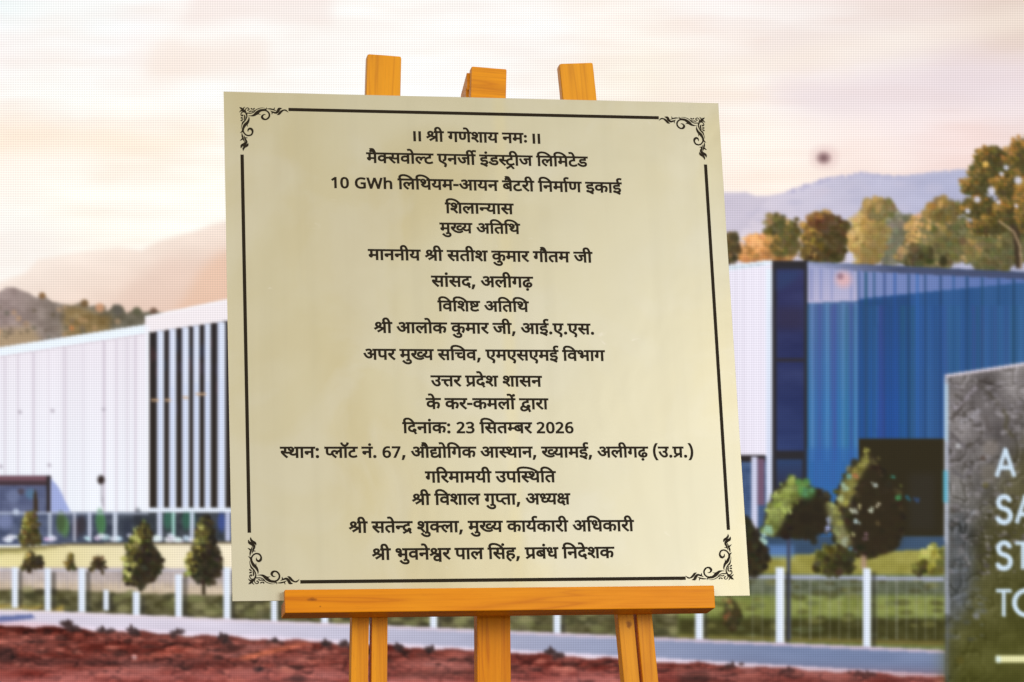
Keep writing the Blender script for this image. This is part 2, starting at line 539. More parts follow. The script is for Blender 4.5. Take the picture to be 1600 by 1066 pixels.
# beam, glazed ground floor, entrance
rect(-320, 800, 560, 852, hgrad((78, 88, 116), (52, 58, 66), 60, 240), soft=0.8, grain=50, tex=N_FINE)
rect(-320, 743, 80, 800, (88, 96, 128), soft=0.8, grain=40, tex=N_FINE)
for x, y, r_, c in ((20, 775, 10, (112, 122, 156)), (48, 772, 8, (84, 120, 150)), (33, 768, 5, (70, 60, 70)), (25, 800, 5, (200, 212, 232)), (8, 815, 12, (120, 130, 170))):
    dab(x, y, r_, c, 0.8)
rect(-320, 743, 80, 752, (112, 76, 86), soft=0.9)
rect(-320, 752, 80, 758, (64, 46, 52), soft=0.9)
rect(73, 744, 79.5, 802, (44, 38, 42), soft=0.8)
poly([(80, 748), (92, 762), (110, 800), (80, 800)], (158, 170, 218), 1, 1)
poly([(53, 800), (52, 775), (55, 762), (58, 775), (60, 800)], (56, 42, 30), 1, 1)
for x, c in ((95, (78, 110, 66)), (102, (88, 128, 74)), (98, (64, 84, 52)), (155, (72, 136, 86)), (162, (86, 150, 96)), (157, (66, 108, 70)), (262, (54, 104, 86)), (285, (48, 96, 78)), (300, (40, 84, 70)), (120, (60, 50, 62)), (128, (50, 44, 52)), (200, (44, 50, 66)), (215, (40, 44, 52)), (345, (60, 80, 150))):
    dab(x + rng.normal(0, 2), 818 + rng.normal(0, 5), 9, c, 0.85, 0.7, 1.7)
for x, w_, c in ((78, 5, (180, 188, 206)), (117, 4, (196, 200, 216)), (140, 5, (206, 212, 234)), (180, 6, (214, 222, 238)), (250, 8, (206, 214, 236)), (271, 5, (170, 220, 210)), (300, 7, (206, 214, 236)), (356, 8, (200, 206, 236))):
    rect(x - w_ / 2, 800, x + w_ / 2, 846, c, alpha=0.9, soft=1)
rect(232, 793, 560, 800, (226, 234, 248), soft=1)
rect(-320, 800, 232, 804, (196, 204, 224), soft=1, alpha=0.6)
for k in range(44):
    dab(rng.choice([15, 78, 137, 160, 180, 214, 245, 262, 281, 300, 320]) + rng.normal(0, 5), rng.normal(842, 3), rng.uniform(3, 6), (214 + rng.normal(0, 12), 220 + rng.normal(0, 8), 236), 0.75, 1.3, 0.8)
dab(158, 750, 7.0, (46, 34, 32), 1, 0.8, 1.0)
line([(159, 757), (160, 792)], 3, (150, 146, 156), 0.7, 0.8)
# lawn, bank
poly([(-320, 852), (20, 856), (110, 850), (560, 846), (560, 900), (-320, 900)], hgrad((226, 214, 156), (240, 228, 200), 40, 300), 1, 1.2, 16, N_MID)
line([(-320, 856), (20, 859), (110, 851), (240, 850), (560, 845)], 4, (92, 78, 56), 0.75, 1.2)
poly([(-320, 856), (90, 856), (40, 864), (0, 866), (-320, 868)], (140, 132, 70), 0.6, 2)
# bank and hedge behind the fence, left part and under the ledge
poly([(-320, 886), (560, 888), (1180, 890), (1180, 1010), (560, 990), (-320, 965)], (186, 172, 168), 1, 1.2, 40, N_FINE)
poly([(-320, 905), (560, 915), (560, 940), (-320, 930)], (206, 184, 150), 0.65, 4, 40, N_FINE)
poly([(-320, 922), (100, 922), (300, 930), (560, 930), (1200, 934), (1200, 1004), (560, 984), (300, 968), (100, 956), (-320, 950)], (82, 78, 46), 0.95, 2, 70, N_FINE)
poly([(-320, 942), (100, 945), (100, 958), (-320, 954)], (178, 152, 74), 0.8, 2)
for k in range(300):
    x = rng.uniform(-300, 1180)
    yb = 938 + max(0, x) * 0.045
    dab(x, yb + rng.normal(0, 11), rng.uniform(3, 8), [(58, 58, 34), (96, 94, 56), (120, 122, 76), (50, 46, 28), (150, 146, 100)][k % 5], 0.6, 1.5, 0.8)
line([(-320, 889), (560, 893), (1180, 900)], 4, (196, 196, 214), 0.6, 1)
for x in np.arange(-300, 380, 9.0):
    line([(x, 892), (x, 922)], 1.5, (150, 142, 150), 0.4, 0.8)

# small trees in front of the left hall
crown([(32, 850), (34, 815), (42, 802), (48, 798), (56, 806), (60, 830), (62, 850)], (70, 62, 28), (110, 98, 42), (186, 180, 100), 60, 41, 3, 6)
crown([(36, 890), (40, 868), (48, 858), (55, 870), (66, 872), (68, 888)], (52, 42, 24), (74, 62, 30), (170, 150, 80), 36, 42, 3, 6)
crown([(102, 888), (106, 868), (110, 864), (116, 880), (118, 890)], (66, 54, 28), (84, 70, 36), (140, 120, 60), 16, 43, 3, 5)
crown([(142, 889), (148, 872), (154, 868), (162, 880), (164, 891)], (44, 34, 20), (62, 50, 26), (110, 92, 50), 20, 44, 3, 5)
line([(220, 880), (220, 925)], 6, (52, 42, 26), 1, 1)
crown([(192, 905), (196, 870), (200, 850), (208, 832), (216, 824), (226, 815), (236, 830), (240, 855), (252, 868), (254, 885), (244, 902), (222, 918), (200, 915)], (40, 34, 18), (88, 84, 36), (176, 176, 98), 170, 45, 3, 7, (-0.9, -0.45), -0.12)
line([(318, 890), (318, 930)], 6, (52, 42, 26), 1, 1)
crown([(292, 880), (302, 850), (308, 830), (316, 806), (324, 802), (332, 820), (336, 850), (346, 872), (344, 895), (330, 912), (306, 910), (294, 895)], (40, 34, 18), (90, 84, 36), (178, 172, 92), 170, 46, 3, 7, (-0.9, -0.45), -0.12)
crown([(395, 860), (410, 840), (430, 850), (450, 880), (440, 915), (400, 915)], (40, 34, 18), (90, 84, 36), (178, 172, 92), 60, 47, 3, 7)

# --- trees behind the right hall
def bush(cx, cy, rx, ry, dark, mid, lit, n, seed, sun=(-0.8, -0.6), bias=0.0, rmin=3.0, rmax=8.0):
    r = np.random.default_rng(seed + 500)
    pts = []
    for a in np.linspace(0, 2 * math.pi, 22, endpoint=False):
        q = r.uniform(0.78, 1.12)
        pts.append((cx + math.cos(a) * rx * q, cy + math.sin(a) * ry * q))
    crown(pts, dark, mid, lit, n, seed, rmin, rmax, sun, bias)
bush(1195, 395, 45, 30, (165, 116, 62), (215, 151, 86), (244, 176, 112), 140, 51)
bush(1226, 372, 26, 32, (92, 82, 42), (150, 116, 54), (196, 152, 84), 100, 52, bias=-0.1)
bush(1212, 350, 14, 14, (84, 78, 44), (104, 92, 50), (150, 120, 70), 30, 53)
bush(1140, 390, 14, 26, (70, 58, 30), (92, 76, 40), (120, 100, 56), 40, 54)
bush(1290, 375, 44, 42, (72, 58, 26), (104, 82, 34), (192, 152, 72), 190, 55, bias=-0.15)
bush(1282, 347, 20, 14, (84, 58, 34), (104, 70, 40), (150, 100, 56), 40, 56)
bush(1390, 370, 44, 50, (112, 110, 88), (132, 128, 104), (160, 150, 116), 150, 57)
bush(1356, 372, 30, 52, (140, 118, 66), (182, 146, 82), (206, 170, 106), 150, 58)
bush(1372, 325, 24, 16, (120, 106, 64), (150, 122, 68), (180, 146, 84), 60, 59)
bush(1470, 375, 62, 48, (101, 95, 56), (134, 118, 68), (209, 164, 98), 240, 60, bias=-0.05)
bush(1475, 330, 30, 18, (105, 93, 48), (136, 110, 54), (176, 135, 70), 70, 61)
bush(1560, 385, 70, 40, (94, 89, 52), (118, 106, 60), (165, 135, 80), 200, 62, bias=-0.1)
bush(1690, 390, 90, 50, (86, 86, 52), (112, 104, 60), (150, 130, 80), 260, 164, bias=-0.1)
bush(1830, 395, 90, 55, (86, 86, 52), (112, 104, 60), (150, 130, 80), 260, 165, bias=-0.1)
bush(1000, 410, 80, 30, (80, 74, 44), (120, 98, 54), (180, 140, 86), 200, 166)
bush(860, 420, 80, 26, (80, 74, 44), (120, 98, 54), (180, 140, 86), 180, 167)
bush(1430, 398, 30, 18, (70, 66, 38), (96, 88, 52), (180, 146, 96), 60, 63)
# the big tree at the right
line([(1592, 420), (1588, 370), (1575, 335), (1560, 310)], 10, (58, 44, 28), 1, 1.5)
line([(1588, 372), (1600, 330), (1610, 290)], 9, (58, 44, 28), 1, 1.5)
for cx, cy, rx, ry, sd in ((1550, 262, 38, 26, 71), (1548, 245, 24, 16, 72), (1600, 246, 34, 28, 73), (1585, 290, 40, 24, 74), (1525, 292, 26, 14, 75), (1530, 325, 34, 18, 76), (1580, 330, 36, 20, 77), (1545, 352, 34, 16, 78), (1625, 320, 40, 60, 79), (1690, 290, 50, 70, 80), (1770, 300, 60, 80, 81)):
    bush(cx, cy, rx, ry, (70, 62, 26), (104, 88, 34), (166, 120, 54), int(rx * ry / 4), sd, bias=-0.08, rmin=2, rmax=5)
for x, y, r_ in ((1549, 298, 6), (1591, 282, 6), (1565, 272, 3.5), (1572, 262, 4), (1540, 256, 3.5), (1527, 312, 5), (1560, 316, 3.5), (1512, 330, 4), (1588, 322, 3)):
    dab(x, y, r_, (212, 212, 232), 0.9)
dab(1540, 257, 5, (226, 178, 78), 0.9)
line([(1596, 420), (1594, 385), (1584, 362), (1560, 345)], 3, (206, 176, 140), 0.8, 1)
dab(1474, 408, 7, (48, 44, 18), 1, 0.9, 1.2)

# --- right hall: white end bay, dark glazed strip, long blue side
poly([(700, 476), (1132, 416), (1200, 407), (1207, 407), (1207, 715), (700, 715)], (234, 229, 243), 1, 0.8, 8, N_VERT)
for x in (1140, 1150, 1162, 1176, 1188):
    line([(x, 420), (x, 708)], 1.6, (214, 206, 222), 0.5, 0.7)
poly([(700, 476), (1132, 416), (1200, 407), (1207, 407), (1207, 414), (1195, 415), (1132, 424), (700, 486)], (226, 238, 250), 1, 0.8)
line([(1132, 420), (1195, 413)], 2, (120, 128, 140), 0.5, 0.7)
rect(700, 712, 1207, 850, (62, 84, 122), soft=0.8, grain=40, tex=N_FINE)
rect(700, 711, 1196, 722, (40, 34, 36), soft=0.8)
rect(1174, 714, 1183, 850, (206, 208, 232), soft=1.0)
rect(1184, 716, 1195, 790, (112, 84, 108), soft=1.0)
rect(1197, 420, 1206.5, 800, vgrad((228, 238, 250), (206, 212, 236), 420, 800), soft=0.8)
rect(1206, 407, 1263, 860, (36, 34, 40), soft=0.8)
rect(1213, 421, 1256, 704, dict(dx=0.3, dy=1, a=800, b=1080, c0=(40, 42, 86), c1=(34, 50, 98)), soft=1.0, grain=26, tex=N_MID)
poly([(1214, 422), (1255, 422), (1240, 440), (1214, 455)], (40, 58, 100), 0.8, 4)
rect(1212, 480, 1256, 515, (44, 38, 66), alpha=0.7, soft=5)
rect(1212, 560, 1257, 566, (40, 36, 46), soft=1.0)
rect(1213, 718, 1254, 790, vgrad((38, 60, 100), (44, 38, 60), 720, 780), soft=1.0)
# the blue cladding
top_edge = lambda x: 412 + (x - 1262) * 16.0 / 338.0
poly([(1262, 410), (1920, 441), (1920, 860), (1262, 860)], dict(dx=1, dy=0.2, a=1420, b=1740, c0=(32, 76, 138), c1=(46, 90, 138)), 1, 0.8, 20, N_VERT)
poly([(1342, 470), (1420, 462), (1420, 686), (1342, 686)], dict(dx=0, dy=1, a=470, b=640, c0=(30, 68, 118), c1=(24, 74, 148)), 0.8, 3)
rect(1262, 470, 1342, 850, dict(dx=0, dy=1, a=480, b=640, c0=(74, 106, 150), c1=(48, 112, 168)), alpha=0.9, soft=1.2)
poly([(1262, 412), (1342, 416), (1342, 470), (1262, 474)], vgrad((160, 164, 200), (182, 178, 208), 420, 470), 1, 1)
poly([(1342, 416), (1920, 443), (1920, 424), (1920, 430), (1620, 440), (1450, 456), (1342, 467)], dict(dx=1, dy=0, a=1342, b=1560, c0=(124, 138, 188), c1=(86, 112, 172)), 1, 1.2)
poly([(1262, 409), (1920, 440), (1920, 452), (1342, 424), (1262, 416)], dict(dx=1, dy=0, a=1262, b=1400, c0=(150, 156, 190), c1=(62, 70, 98)), 0.9, 1)
for x, c, al in ((1270, (130, 160, 214), 0.7), (1280, (66, 76, 150), 0.8), (1292, (120, 170, 214), 0.6), (1305, (64, 70, 146), 0.8), (1318, (118, 166, 214), 0.6), (1330, (66, 72, 150), 0.8), (1338, (120, 160, 220), 0.7)):
    line([(x, 474), (x, 720)], 4, c, al * 0.75, 1.3)
for x, c in ((1342, (22, 60, 110)), (1353, (20, 70, 96)), (1366, (26, 70, 104)), (1382, (30, 56, 108)), (1398, (30, 76, 150)), (1420, (14, 48, 84)), (1433, (40, 100, 178)), (1446, (22, 56, 96)), (1470, (16, 46, 84)), (1490, (32, 78, 132)), (1511, (24, 62, 104)), (1535, (24, 66, 100)), (1560, (24, 66, 108)), (1584, (22, 60, 96)), (1620, (24, 62, 104)), (1660, (24, 62, 104)), (1700, (24, 62, 104))):
    line([(x, top_edge(x) + 8), (x, 686)], 3.0, c, 0.85, 1.0)
for x in np.arange(1264, 1720, 5.5):
    c = [(70, 64, 140), (40, 110, 130), (70, 130, 190), (24, 60, 110), (40, 84, 160), (24, 84, 96)][int(rng.integers(0, 6))]
    line([(x + rng.normal(0, 1.5), 478), (x, 686 if x > 1342 else 760)], rng.uniform(2, 6), c, rng.uniform(0.12, 0.32), 1.4)
for x in (1268, 1283, 1300, 1330, 1343):
    line([(x, 420), (x, 470)], 3, (116, 126, 180), 0.55, 1)
dab(1318, 437, 12, (222, 176, 178), 0.9, 1.0, 1.0, 0.5)
dab(1313, 432, 5, (120, 86, 104), 0.6)
rect(1262, 700, 1342, 850, (42, 92, 162), alpha=0.6, soft=4)
rect(1342, 686, 1500, 850, (40, 33, 13), soft=0.9)
poly([(1420, 740), (1462, 740), (1462, 830), (1420, 830)], (46, 42, 36), 0.6, 5)
# ground in front of the right hall
rect(560, 838, 1920, 872, (52, 74, 100), soft=1.2, grain=20, tex=N_MID)
poly([(560, 872), (1260, 866), (1475, 858), (1920, 850), (1920, 905), (560, 905)], (148, 142, 66), 1, 1.5, 34, N_FINE)
rect(1195, 852, 1240, 872, (96, 138, 200), alpha=0.7, soft=3)
poly([(1060, 896), (1475, 898), (1920, 900), (1920, 1036), (1475, 1018), (1060, 1002)], (108, 120, 66), 1, 1.2, 46, N_FINE)
rect(1060, 900, 1500, 930, (92, 96, 84), alpha=0.75, soft=3, grain=50, tex=N_FINE)
rect(1060, 934, 1500, 964, (136, 142, 70), alpha=0.75, soft=4, grain=40, tex=N_FINE)
poly([(1060, 966), (1500, 966), (1500, 1008), (1060, 992)], (60, 57, 20), 0.95, 3, 30, N_FINE)
for k in range(110):
    dab(rng.uniform(1090, 1475), rng.uniform(905, 1000), rng.uniform(3, 8), [(70, 66, 28), (124, 122, 66), (90, 96, 60), (56, 52, 20)][k % 4], 0.5, 1.6, 0.7)
poly([(1060, 992), (1475, 1002), (1475, 1010), (1060, 998)], (120, 104, 48), 0.7, 2)
line([(1060, 899), (1170, 901), (1475, 905)], 6, (170, 176, 206), 0.85, 1.1)
for x in np.arange(1176, 1476, 15.0):
    line([(x, 904), (x, 1000)], 1.6, (150, 152, 146), 0.55, 0.7)
# trees in front of the right hall
crown([(1130, 890), (1132, 830), (1150, 800), (1172, 812), (1190, 840), (1201, 862), (1198, 890), (1180, 905)], (38, 30, 14), (46, 40, 18), (90, 92, 60), 90, 91, 4, 8, bias=-0.25)
rect(1229, 830, 1235, 1000, (60, 66, 90), soft=1.2)
crown([(1192, 832), (1196, 800), (1206, 775), (1222, 755), (1238, 746), (1256, 750), (1270, 762), (1296, 772), (1302, 800), (1296, 828), (1270, 842), (1240, 840), (1215, 840)], (38, 30, 14), (96, 108, 46), (172, 182, 92), 150, 92, 3, 7, (-0.85, -0.7), -0.12)
poly([(1194, 836), (1199, 802), (1214, 772), (1231, 750), (1250, 752), (1263, 760), (1256, 774), (1236, 790), (1226, 812), (1210, 838)], (136, 148, 72), 0.72, 3, 90, N_FINE)
poly([(1245, 752), (1276, 765), (1268, 785), (1250, 776)], (84, 134, 72), 0.7, 3, 60, N_FINE)
poly([(1252, 788), (1272, 776), (1297, 786), (1293, 828), (1266, 840), (1238, 838), (1236, 812)], (39, 31, 14), 0.8, 3)
for x, y, r_, c in ((1254, 758, 9, (92, 146, 72)), (1262, 768, 7, (84, 138, 92)), (1202, 828, 8, (150, 190, 160)), (1195, 842, 6, (170, 206, 196)), (1226, 800, 6, (170, 184, 96)), (1234, 799, 4, (176, 188, 110)), (1216, 790, 6, (150, 166, 70)), (1280, 790, 12, (38, 30, 14)), (1265, 812, 14, (40, 30, 14)), (1262, 838, 10, (38, 32, 16)), (1296, 812, 6, (160, 170, 214)), (1292, 826, 5, (150, 160, 206))):
    for q in range(5):
        dab(x + rng.normal(0, r_ * 0.5), y + rng.normal(0, r_ * 0.5), r_ * rng.uniform(0.4, 0.7), np.clip(np.array(c) * rng.uniform(0.8, 1.05), 0, 255), 0.8)
crown([(1318, 868), (1300, 840), (1303, 800), (1310, 765), (1322, 738), (1340, 722), (1356, 700), (1364, 712), (1378, 735), (1400, 760), (1416, 800), (1410, 838), (1396, 862), (1360, 872)], (42, 32, 14), (52, 42, 18), (92, 88, 42), 200, 93, 4, 8, bias=-0.3)
poly([(1362, 728), (1394, 764), (1411, 806), (1406, 852), (1360, 868), (1332, 842), (1334, 800), (1345, 760)], (41, 32, 14), 0.78, 4)
poly([(1356, 702), (1344, 722), (1325, 742), (1314, 766), (1309, 790), (1324, 794), (1334, 766), (1346, 742), (1359, 722)], (150, 144, 70), 0.7, 2.5, 110, N_FINE)
poly([(1288, 786), (1310, 792), (1322, 828), (1332, 852), (1312, 854), (1298, 818)], (136, 136, 80), 0.7, 3, 110, N_FINE)
for x, y, r_, c in ((1357, 704, 5, (188, 184, 90)), (1352, 716, 6, (160, 156, 70)), (1345, 726, 6, (166, 160, 76)), (1335, 736, 6, (150, 136, 64)), (1326, 742, 6, (122, 176, 160)), (1336, 742, 5, (176, 110, 70)), (1318, 762, 7, (176, 206, 180)), (1314, 778, 7, (188, 200, 140)), (1320, 788, 6, (164, 160, 72)), (1328, 770, 6, (150, 140, 64)), (1368, 722, 6, (90, 82, 44)), (1300, 790, 6, (186, 190, 110)), (1306, 800, 7, (160, 160, 86)), (1312, 815, 7, (150, 150, 76)), (1308, 838, 8, (150, 160, 100)), (1318, 848, 8, (168, 176, 150)), (1330, 858, 7, (110, 150, 170)), (1365, 758, 5, (210, 222, 216)), (1342, 790, 5, (200, 190, 140)), (1334, 802, 6, (222, 226, 206)), (1338, 814, 5, (206, 230, 232)), (1362, 798, 5, (222, 228, 206)), (1371, 790, 4, (226, 216, 190)), (1395, 747, 4, (60, 140, 130)), (1404, 778, 6, (70, 140, 84)), (1418, 778, 5, (40, 90, 110)), (1436, 780, 5, (50, 80, 130)), (1408, 760, 3, (110, 116, 56)), (1330, 834, 5, (176, 170, 120)), (1351, 838, 5, (120, 92, 100)), (1372, 820, 6, (84, 70, 40))):
    for q in range(4):
        dab(x + rng.normal(0, r_ * 0.5), y + rng.normal(0, r_ * 0.5), r_ * rng.uniform(0.35, 0.6), np.clip(np.array(c) * rng.uniform(0.75, 1.0), 0, 255), 0.75)
bush(1302, 878, 34, 24, (52, 46, 18), (76, 70, 26), (130, 124, 56), 90, 94, bias=-0.2)
bush(1462, 876, 22, 22, (96, 92, 36), (150, 146, 60), (186, 184, 100), 60, 95)
bush(1438, 888, 10, 10, (60, 56, 22), (80, 76, 30), (110, 104, 46), 16, 96)
rect(1346, 868, 1354, 890, (176, 140, 130), alpha=0.8, soft=2)
crown([(1130, 960), (1136, 930), (1150, 940), (1160, 962), (1150, 985), (1136, 985)], (56, 50, 22), (110, 70, 44), (140, 130, 70), 30, 97, 3, 6)
# fence posts of the whole frontage (white faces, dark shadow side)
for x0, x1, yt, yb in ((-214, -205, 884, 946), (-160, -151, 884, 947), (-104, -96, 884, 948), (-48, -40, 884, 949), (19, 27.5, 886, 950), (70, 80, 888, 955), (123, 134, 888, 957), (161.5, 170, 922, 954), (208, 219, 925, 966), (274, 285, 897, 972), (349, 360, 886, 976),
                       (424, 433, 900, 976), (502.5, 513, 900, 982), (586, 596, 900, 984), (672.5, 683, 900, 986), (768, 779, 900, 990), (864.5, 876.5, 900, 994), (975, 987, 900, 1000), (1087, 1098.5, 900, 1005), (1212.5, 1226, 887, 1011), (1349, 1361, 888, 1018), (1620, 1634, 888, 1030)):
    rect(x1, yt + 6, x1 + 7, yb, (46, 44, 40), alpha=0.55, soft=1.6)
    rect(x0, yt, x1, yb, hgrad((214, 224, 244), (232, 240, 250), x0, x1), soft=1.0)
# kerb wall along the frontage
kt = lambda x: 953 + max(0, x) * 0.0415 + max(0, x) ** 2 * 1.2e-6
kh = lambda x: 20 + max(0, min(x, 1500)) * 0.013
X = np.linspace(-320, 1920, 60)
poly([(x, kt(x)) for x in X] + [(x, kt(x) + kh(x)) for x in X[::-1]], hgrad((214, 206, 222), (116, 130, 164), 330, 1260), 1, 1.2, 18, N_EARTH)
poly([(x, kt(x) - 1) for x in X] + [(x, kt(x) + 4) for x in X[::-1]], hgrad((226, 214, 224), (206, 186, 204), 100, 1200), 0.9, 1.2)
poly([(x, kt(x) + kh(x) - 2) for x in X] + [(x, kt(x) + kh(x) + 5) for x in X[::-1]], (232, 218, 236), 0.95, 1.2)
poly([(-320, 962), (0, 963), (50, 960), (55, 966), (0, 974), (-320, 976)], (84, 98, 152), 0.95, 1.5)
poly([(-320, 975), (40, 972), (110, 978), (60, 986), (-320, 990)], (226, 190, 200), 0.8, 3)
# red earth
E_top = lambda x: kt(x) + kh(x) + 3 + 1.6 * math.sin(x * 0.05) + 1.2 * math.sin(x * 0.13 + 1)
E_top_line = np.array([E_top(x) for x in xs], np.float32)
poly([(x, E_top(x)) for x in np.linspace(-320, 1920, 400)] + [(1920, 1260), (-320, 1260)], vgrad((100, 44, 36), (146, 74, 66), 985, 1066), 1, 1.2, 120, N_EARTH)
for x, y in ((106, 972), (112, 980), (160, 982), (205, 980), (212, 986), (277, 986), (345, 992), (352, 998), (430, 1000), (508, 1002), (540, 1004), (620, 1008), (676, 1012), (860, 1014), (872, 1024), (1000, 1030), (1145, 1038), (1232, 1046), (1240, 1050), (1340, 1052), (1355, 1052)):
    for q in range(5):
        dab(x + rng.normal(0, 6), y + 4 + rng.normal(0, 2.5), rng.uniform(2.5, 5.5), (54, 36, 36), 0.75, 1.3, 0.8)
    dab(x, y, 3.5, (54, 36, 36), 0.85, 0.7, 1.3)
for k in range(1100):
    x = rng.uniform(-300, 1900)
    y = E_top(x) + 6 + abs(rng.normal(0, 40))
    c = [(66, 32, 28), (134, 62, 50), (172, 92, 80), (50, 28, 26), (200, 118, 102), (90, 44, 38)][k % 6]
    dab(x, y, rng.uniform(1.5, 5), c, 0.6, rng.uniform(1.2, 3.5), 0.8)
poly([(370, 1028), (400, 1020), (470, 1005), (490, 1003), (430, 1020), (385, 1032)], (222, 116, 82), 0.85, 2)
poly([(200, 1030), (240, 1020), (290, 1008), (300, 1012), (240, 1030)], (204, 104, 84), 0.6, 3)
poly([(-320, 1030), (0, 1024), (100, 1030), (200, 1032), (400, 1034), (400, 1040), (200, 1040), (0, 1036), (-320, 1040)], (72, 36, 34), 0.75, 3)
poly([(620, 1050), (760, 1046), (760, 1054), (620, 1060)], (80, 44, 36), 0.7, 3)
poly([(-320, 1046), (1480, 1050), (1480, 1260), (-320, 1260)], (176, 90, 88), 0.25, 6, 50, N_EARTH)
poly([(1000, 1060), (1160, 1050), (1475, 1060), (1475, 1130), (1250, 1120)], (92, 40, 32), 0.6, 12, 60, N_EARTH)
poly([(1060, 1056), (1110, 1050), (1110, 1066), (1060, 1070)], (40, 26, 24), 0.6, 5)
dab(8, 1022, 14, (64, 36, 34), 0.8, 1.2, 0.8)
dab(404, 1046, 8, (60, 40, 42), 0.8, 1.0, 0.6)
dab(465, 1060, 8, (66, 40, 40), 0.8, 1.6, 0.7)
dab(210, 1027, 4, (224, 176, 172), 0.8)

n1, n2 = smooth_noise(34, 12, 31, 3), smooth_noise(17, 7, 32, 2)
soil = np.clip((GY - E_top_line[None, :]) / 6, 0, 1) * (1 - 0.35 * np.clip((GY - 1040) / 40, 0, 1))
crease = np.clip(1 - np.abs(n1) / 0.05, 0, 1) * 0.7 + np.clip(1 - np.abs(n2) / 0.06, 0, 1) * 0.45
lit_side = np.clip(np.roll(crease, (3, 2), (0, 1)) - crease, 0, 1)
img -= (soil * crease)[..., None] * np.array((62, 34, 28), np.float32)
img += (soil * lit_side)[..., None] * np.array((44, 26, 22), np.float32)
# --- stone sign at the right edge with its lettering
sign = [(1476, 587), (1600, 568), (1920, 530), (1920, 1260), (1476, 1260)]
poly(sign, dict(dx=0.35, dy=1, a=1210, b=1500, c0=(112, 106, 106), c1=(54, 56, 46)), 1, 0.8, 95, N_STONE)
poly([(1600, 690), (1560, 760), (1532, 830), (1520, 890), (1512, 960), (1478, 985), (1478, 1260), (1920, 1260), (1920, 640)], dict(dx=0.6, dy=1, a=1700, b=1960, c0=(80, 74, 44), c1=(78, 77, 20)), 0.85, 14, 40, N_STONE)
poly([(1483, 800), (1510, 800), (1520, 900), (1500, 960), (1483, 960)], (74, 79, 86), 0.7, 8, 60, N_STONE)
v1, v2 = smooth_noise(26, 30, 41, 3), smooth_noise(11, 11, 42, 2)
stone = np.zeros((HH, WW), np.float32)
ws = window(1470, 520, 1920, 1260)
stone[ws] = poly_mask(sign, ws)
stone *= np.clip(1.25 - (GX - 1480) / 170 - (GY - 760) / 420, 0.12, 1)
vein = np.clip(1 - np.abs(v1) / 0.045, 0, 1) * 0.8 + np.clip(1 - np.abs(v2) / 0.05, 0, 1) * 0.35
img -= (stone * vein)[..., None] * np.array((48, 48, 52), np.float32)
img += (stone * np.clip(np.roll(vein, (3, 3), (0, 1)) - vein, 0, 1))[..., None] * np.array((38, 37, 40), np.float32)
for p, c, w_ in (([(1486, 655), (1500, 640), (1514, 618), (1530, 600), (1545, 590)], (62, 54, 50), 4), ([(1490, 640), (1510, 622), (1526, 604)], (176, 168, 180), 5), ([(1494, 598), (1500, 608), (1506, 612)], (70, 62, 62), 4), ([(1545, 612), (1552, 624), (1560, 632)], (66, 60, 50), 5), ([(1568, 640), (1574, 655), (1570, 668), (1584, 684)], (72, 66, 44), 5), ([(1540, 650), (1544, 668), (1550, 676)], (84, 76, 74), 4), ([(1486, 676), (1500, 692), (1512, 700)], (70, 64, 66), 4), ([(1488, 735), (1506, 748), (1520, 728)], (84, 80, 84), 4), ([(1500, 660), (1516, 655), (1530, 640)], (168, 164, 172), 7), ([(1516, 690), (1530, 676), (1540, 690)], (112, 106, 104), 4), ([(1490, 812), (1510, 806), (1524, 796)], (84, 82, 84), 4), ([(1514, 810), (1524, 798)], (176, 180, 190), 4)):
    line(p, w_, c, 0.75, 1.6)
for k in range(420):
    dab(rng.uniform(1484, 1640), rng.uniform(595, 900), rng.uniform(1.2, 4.5), [(78, 72, 70), (160, 154, 158), (66, 60, 52), (128, 122, 128)][k % 4], 0.5, rng.uniform(0.8, 1.8), rng.uniform(0.6, 1.2))
for k in range(50):
    dab(rng.uniform(1482, 1540), rng.uniform(860, 1000), rng.uniform(2, 6), [(110, 116, 124), (76, 80, 84), (98, 100, 96)][k % 3], 0.4, 1.3, 0.8)
for x, y, r_, c in ((1497, 697, 4, (220, 222, 226)), (1526, 963, 5, (140, 142, 156)), (1536, 716, 4, (80, 60, 50)), (1540, 758, 5, (96, 88, 40)), (1548, 700, 12, (126, 116, 108)), (1546, 740, 14, (118, 110, 98)), (1500, 1032, 6, (86, 78, 22))):
    dab(x, y, r_, c, 0.6)
line([(1476, 588), (1600, 569), (1920, 531)], 4.5, (226, 214, 224), 0.9, 1.0)
line([(1478.5, 590), (1478.5, 800), (1480, 960)], 6, (198, 206, 226), 0.75, 1.2)
line([(1478.5, 600), (1478.5, 690)], 5, (170, 212, 236), 0.7, 1.2)
line([(1477.5, 735), (1477.5, 785)], 7, (70, 176, 206), 0.75, 1.5)
line([(1479, 850), (1480, 1066)], 4, (110, 114, 120), 0.6, 1.5)

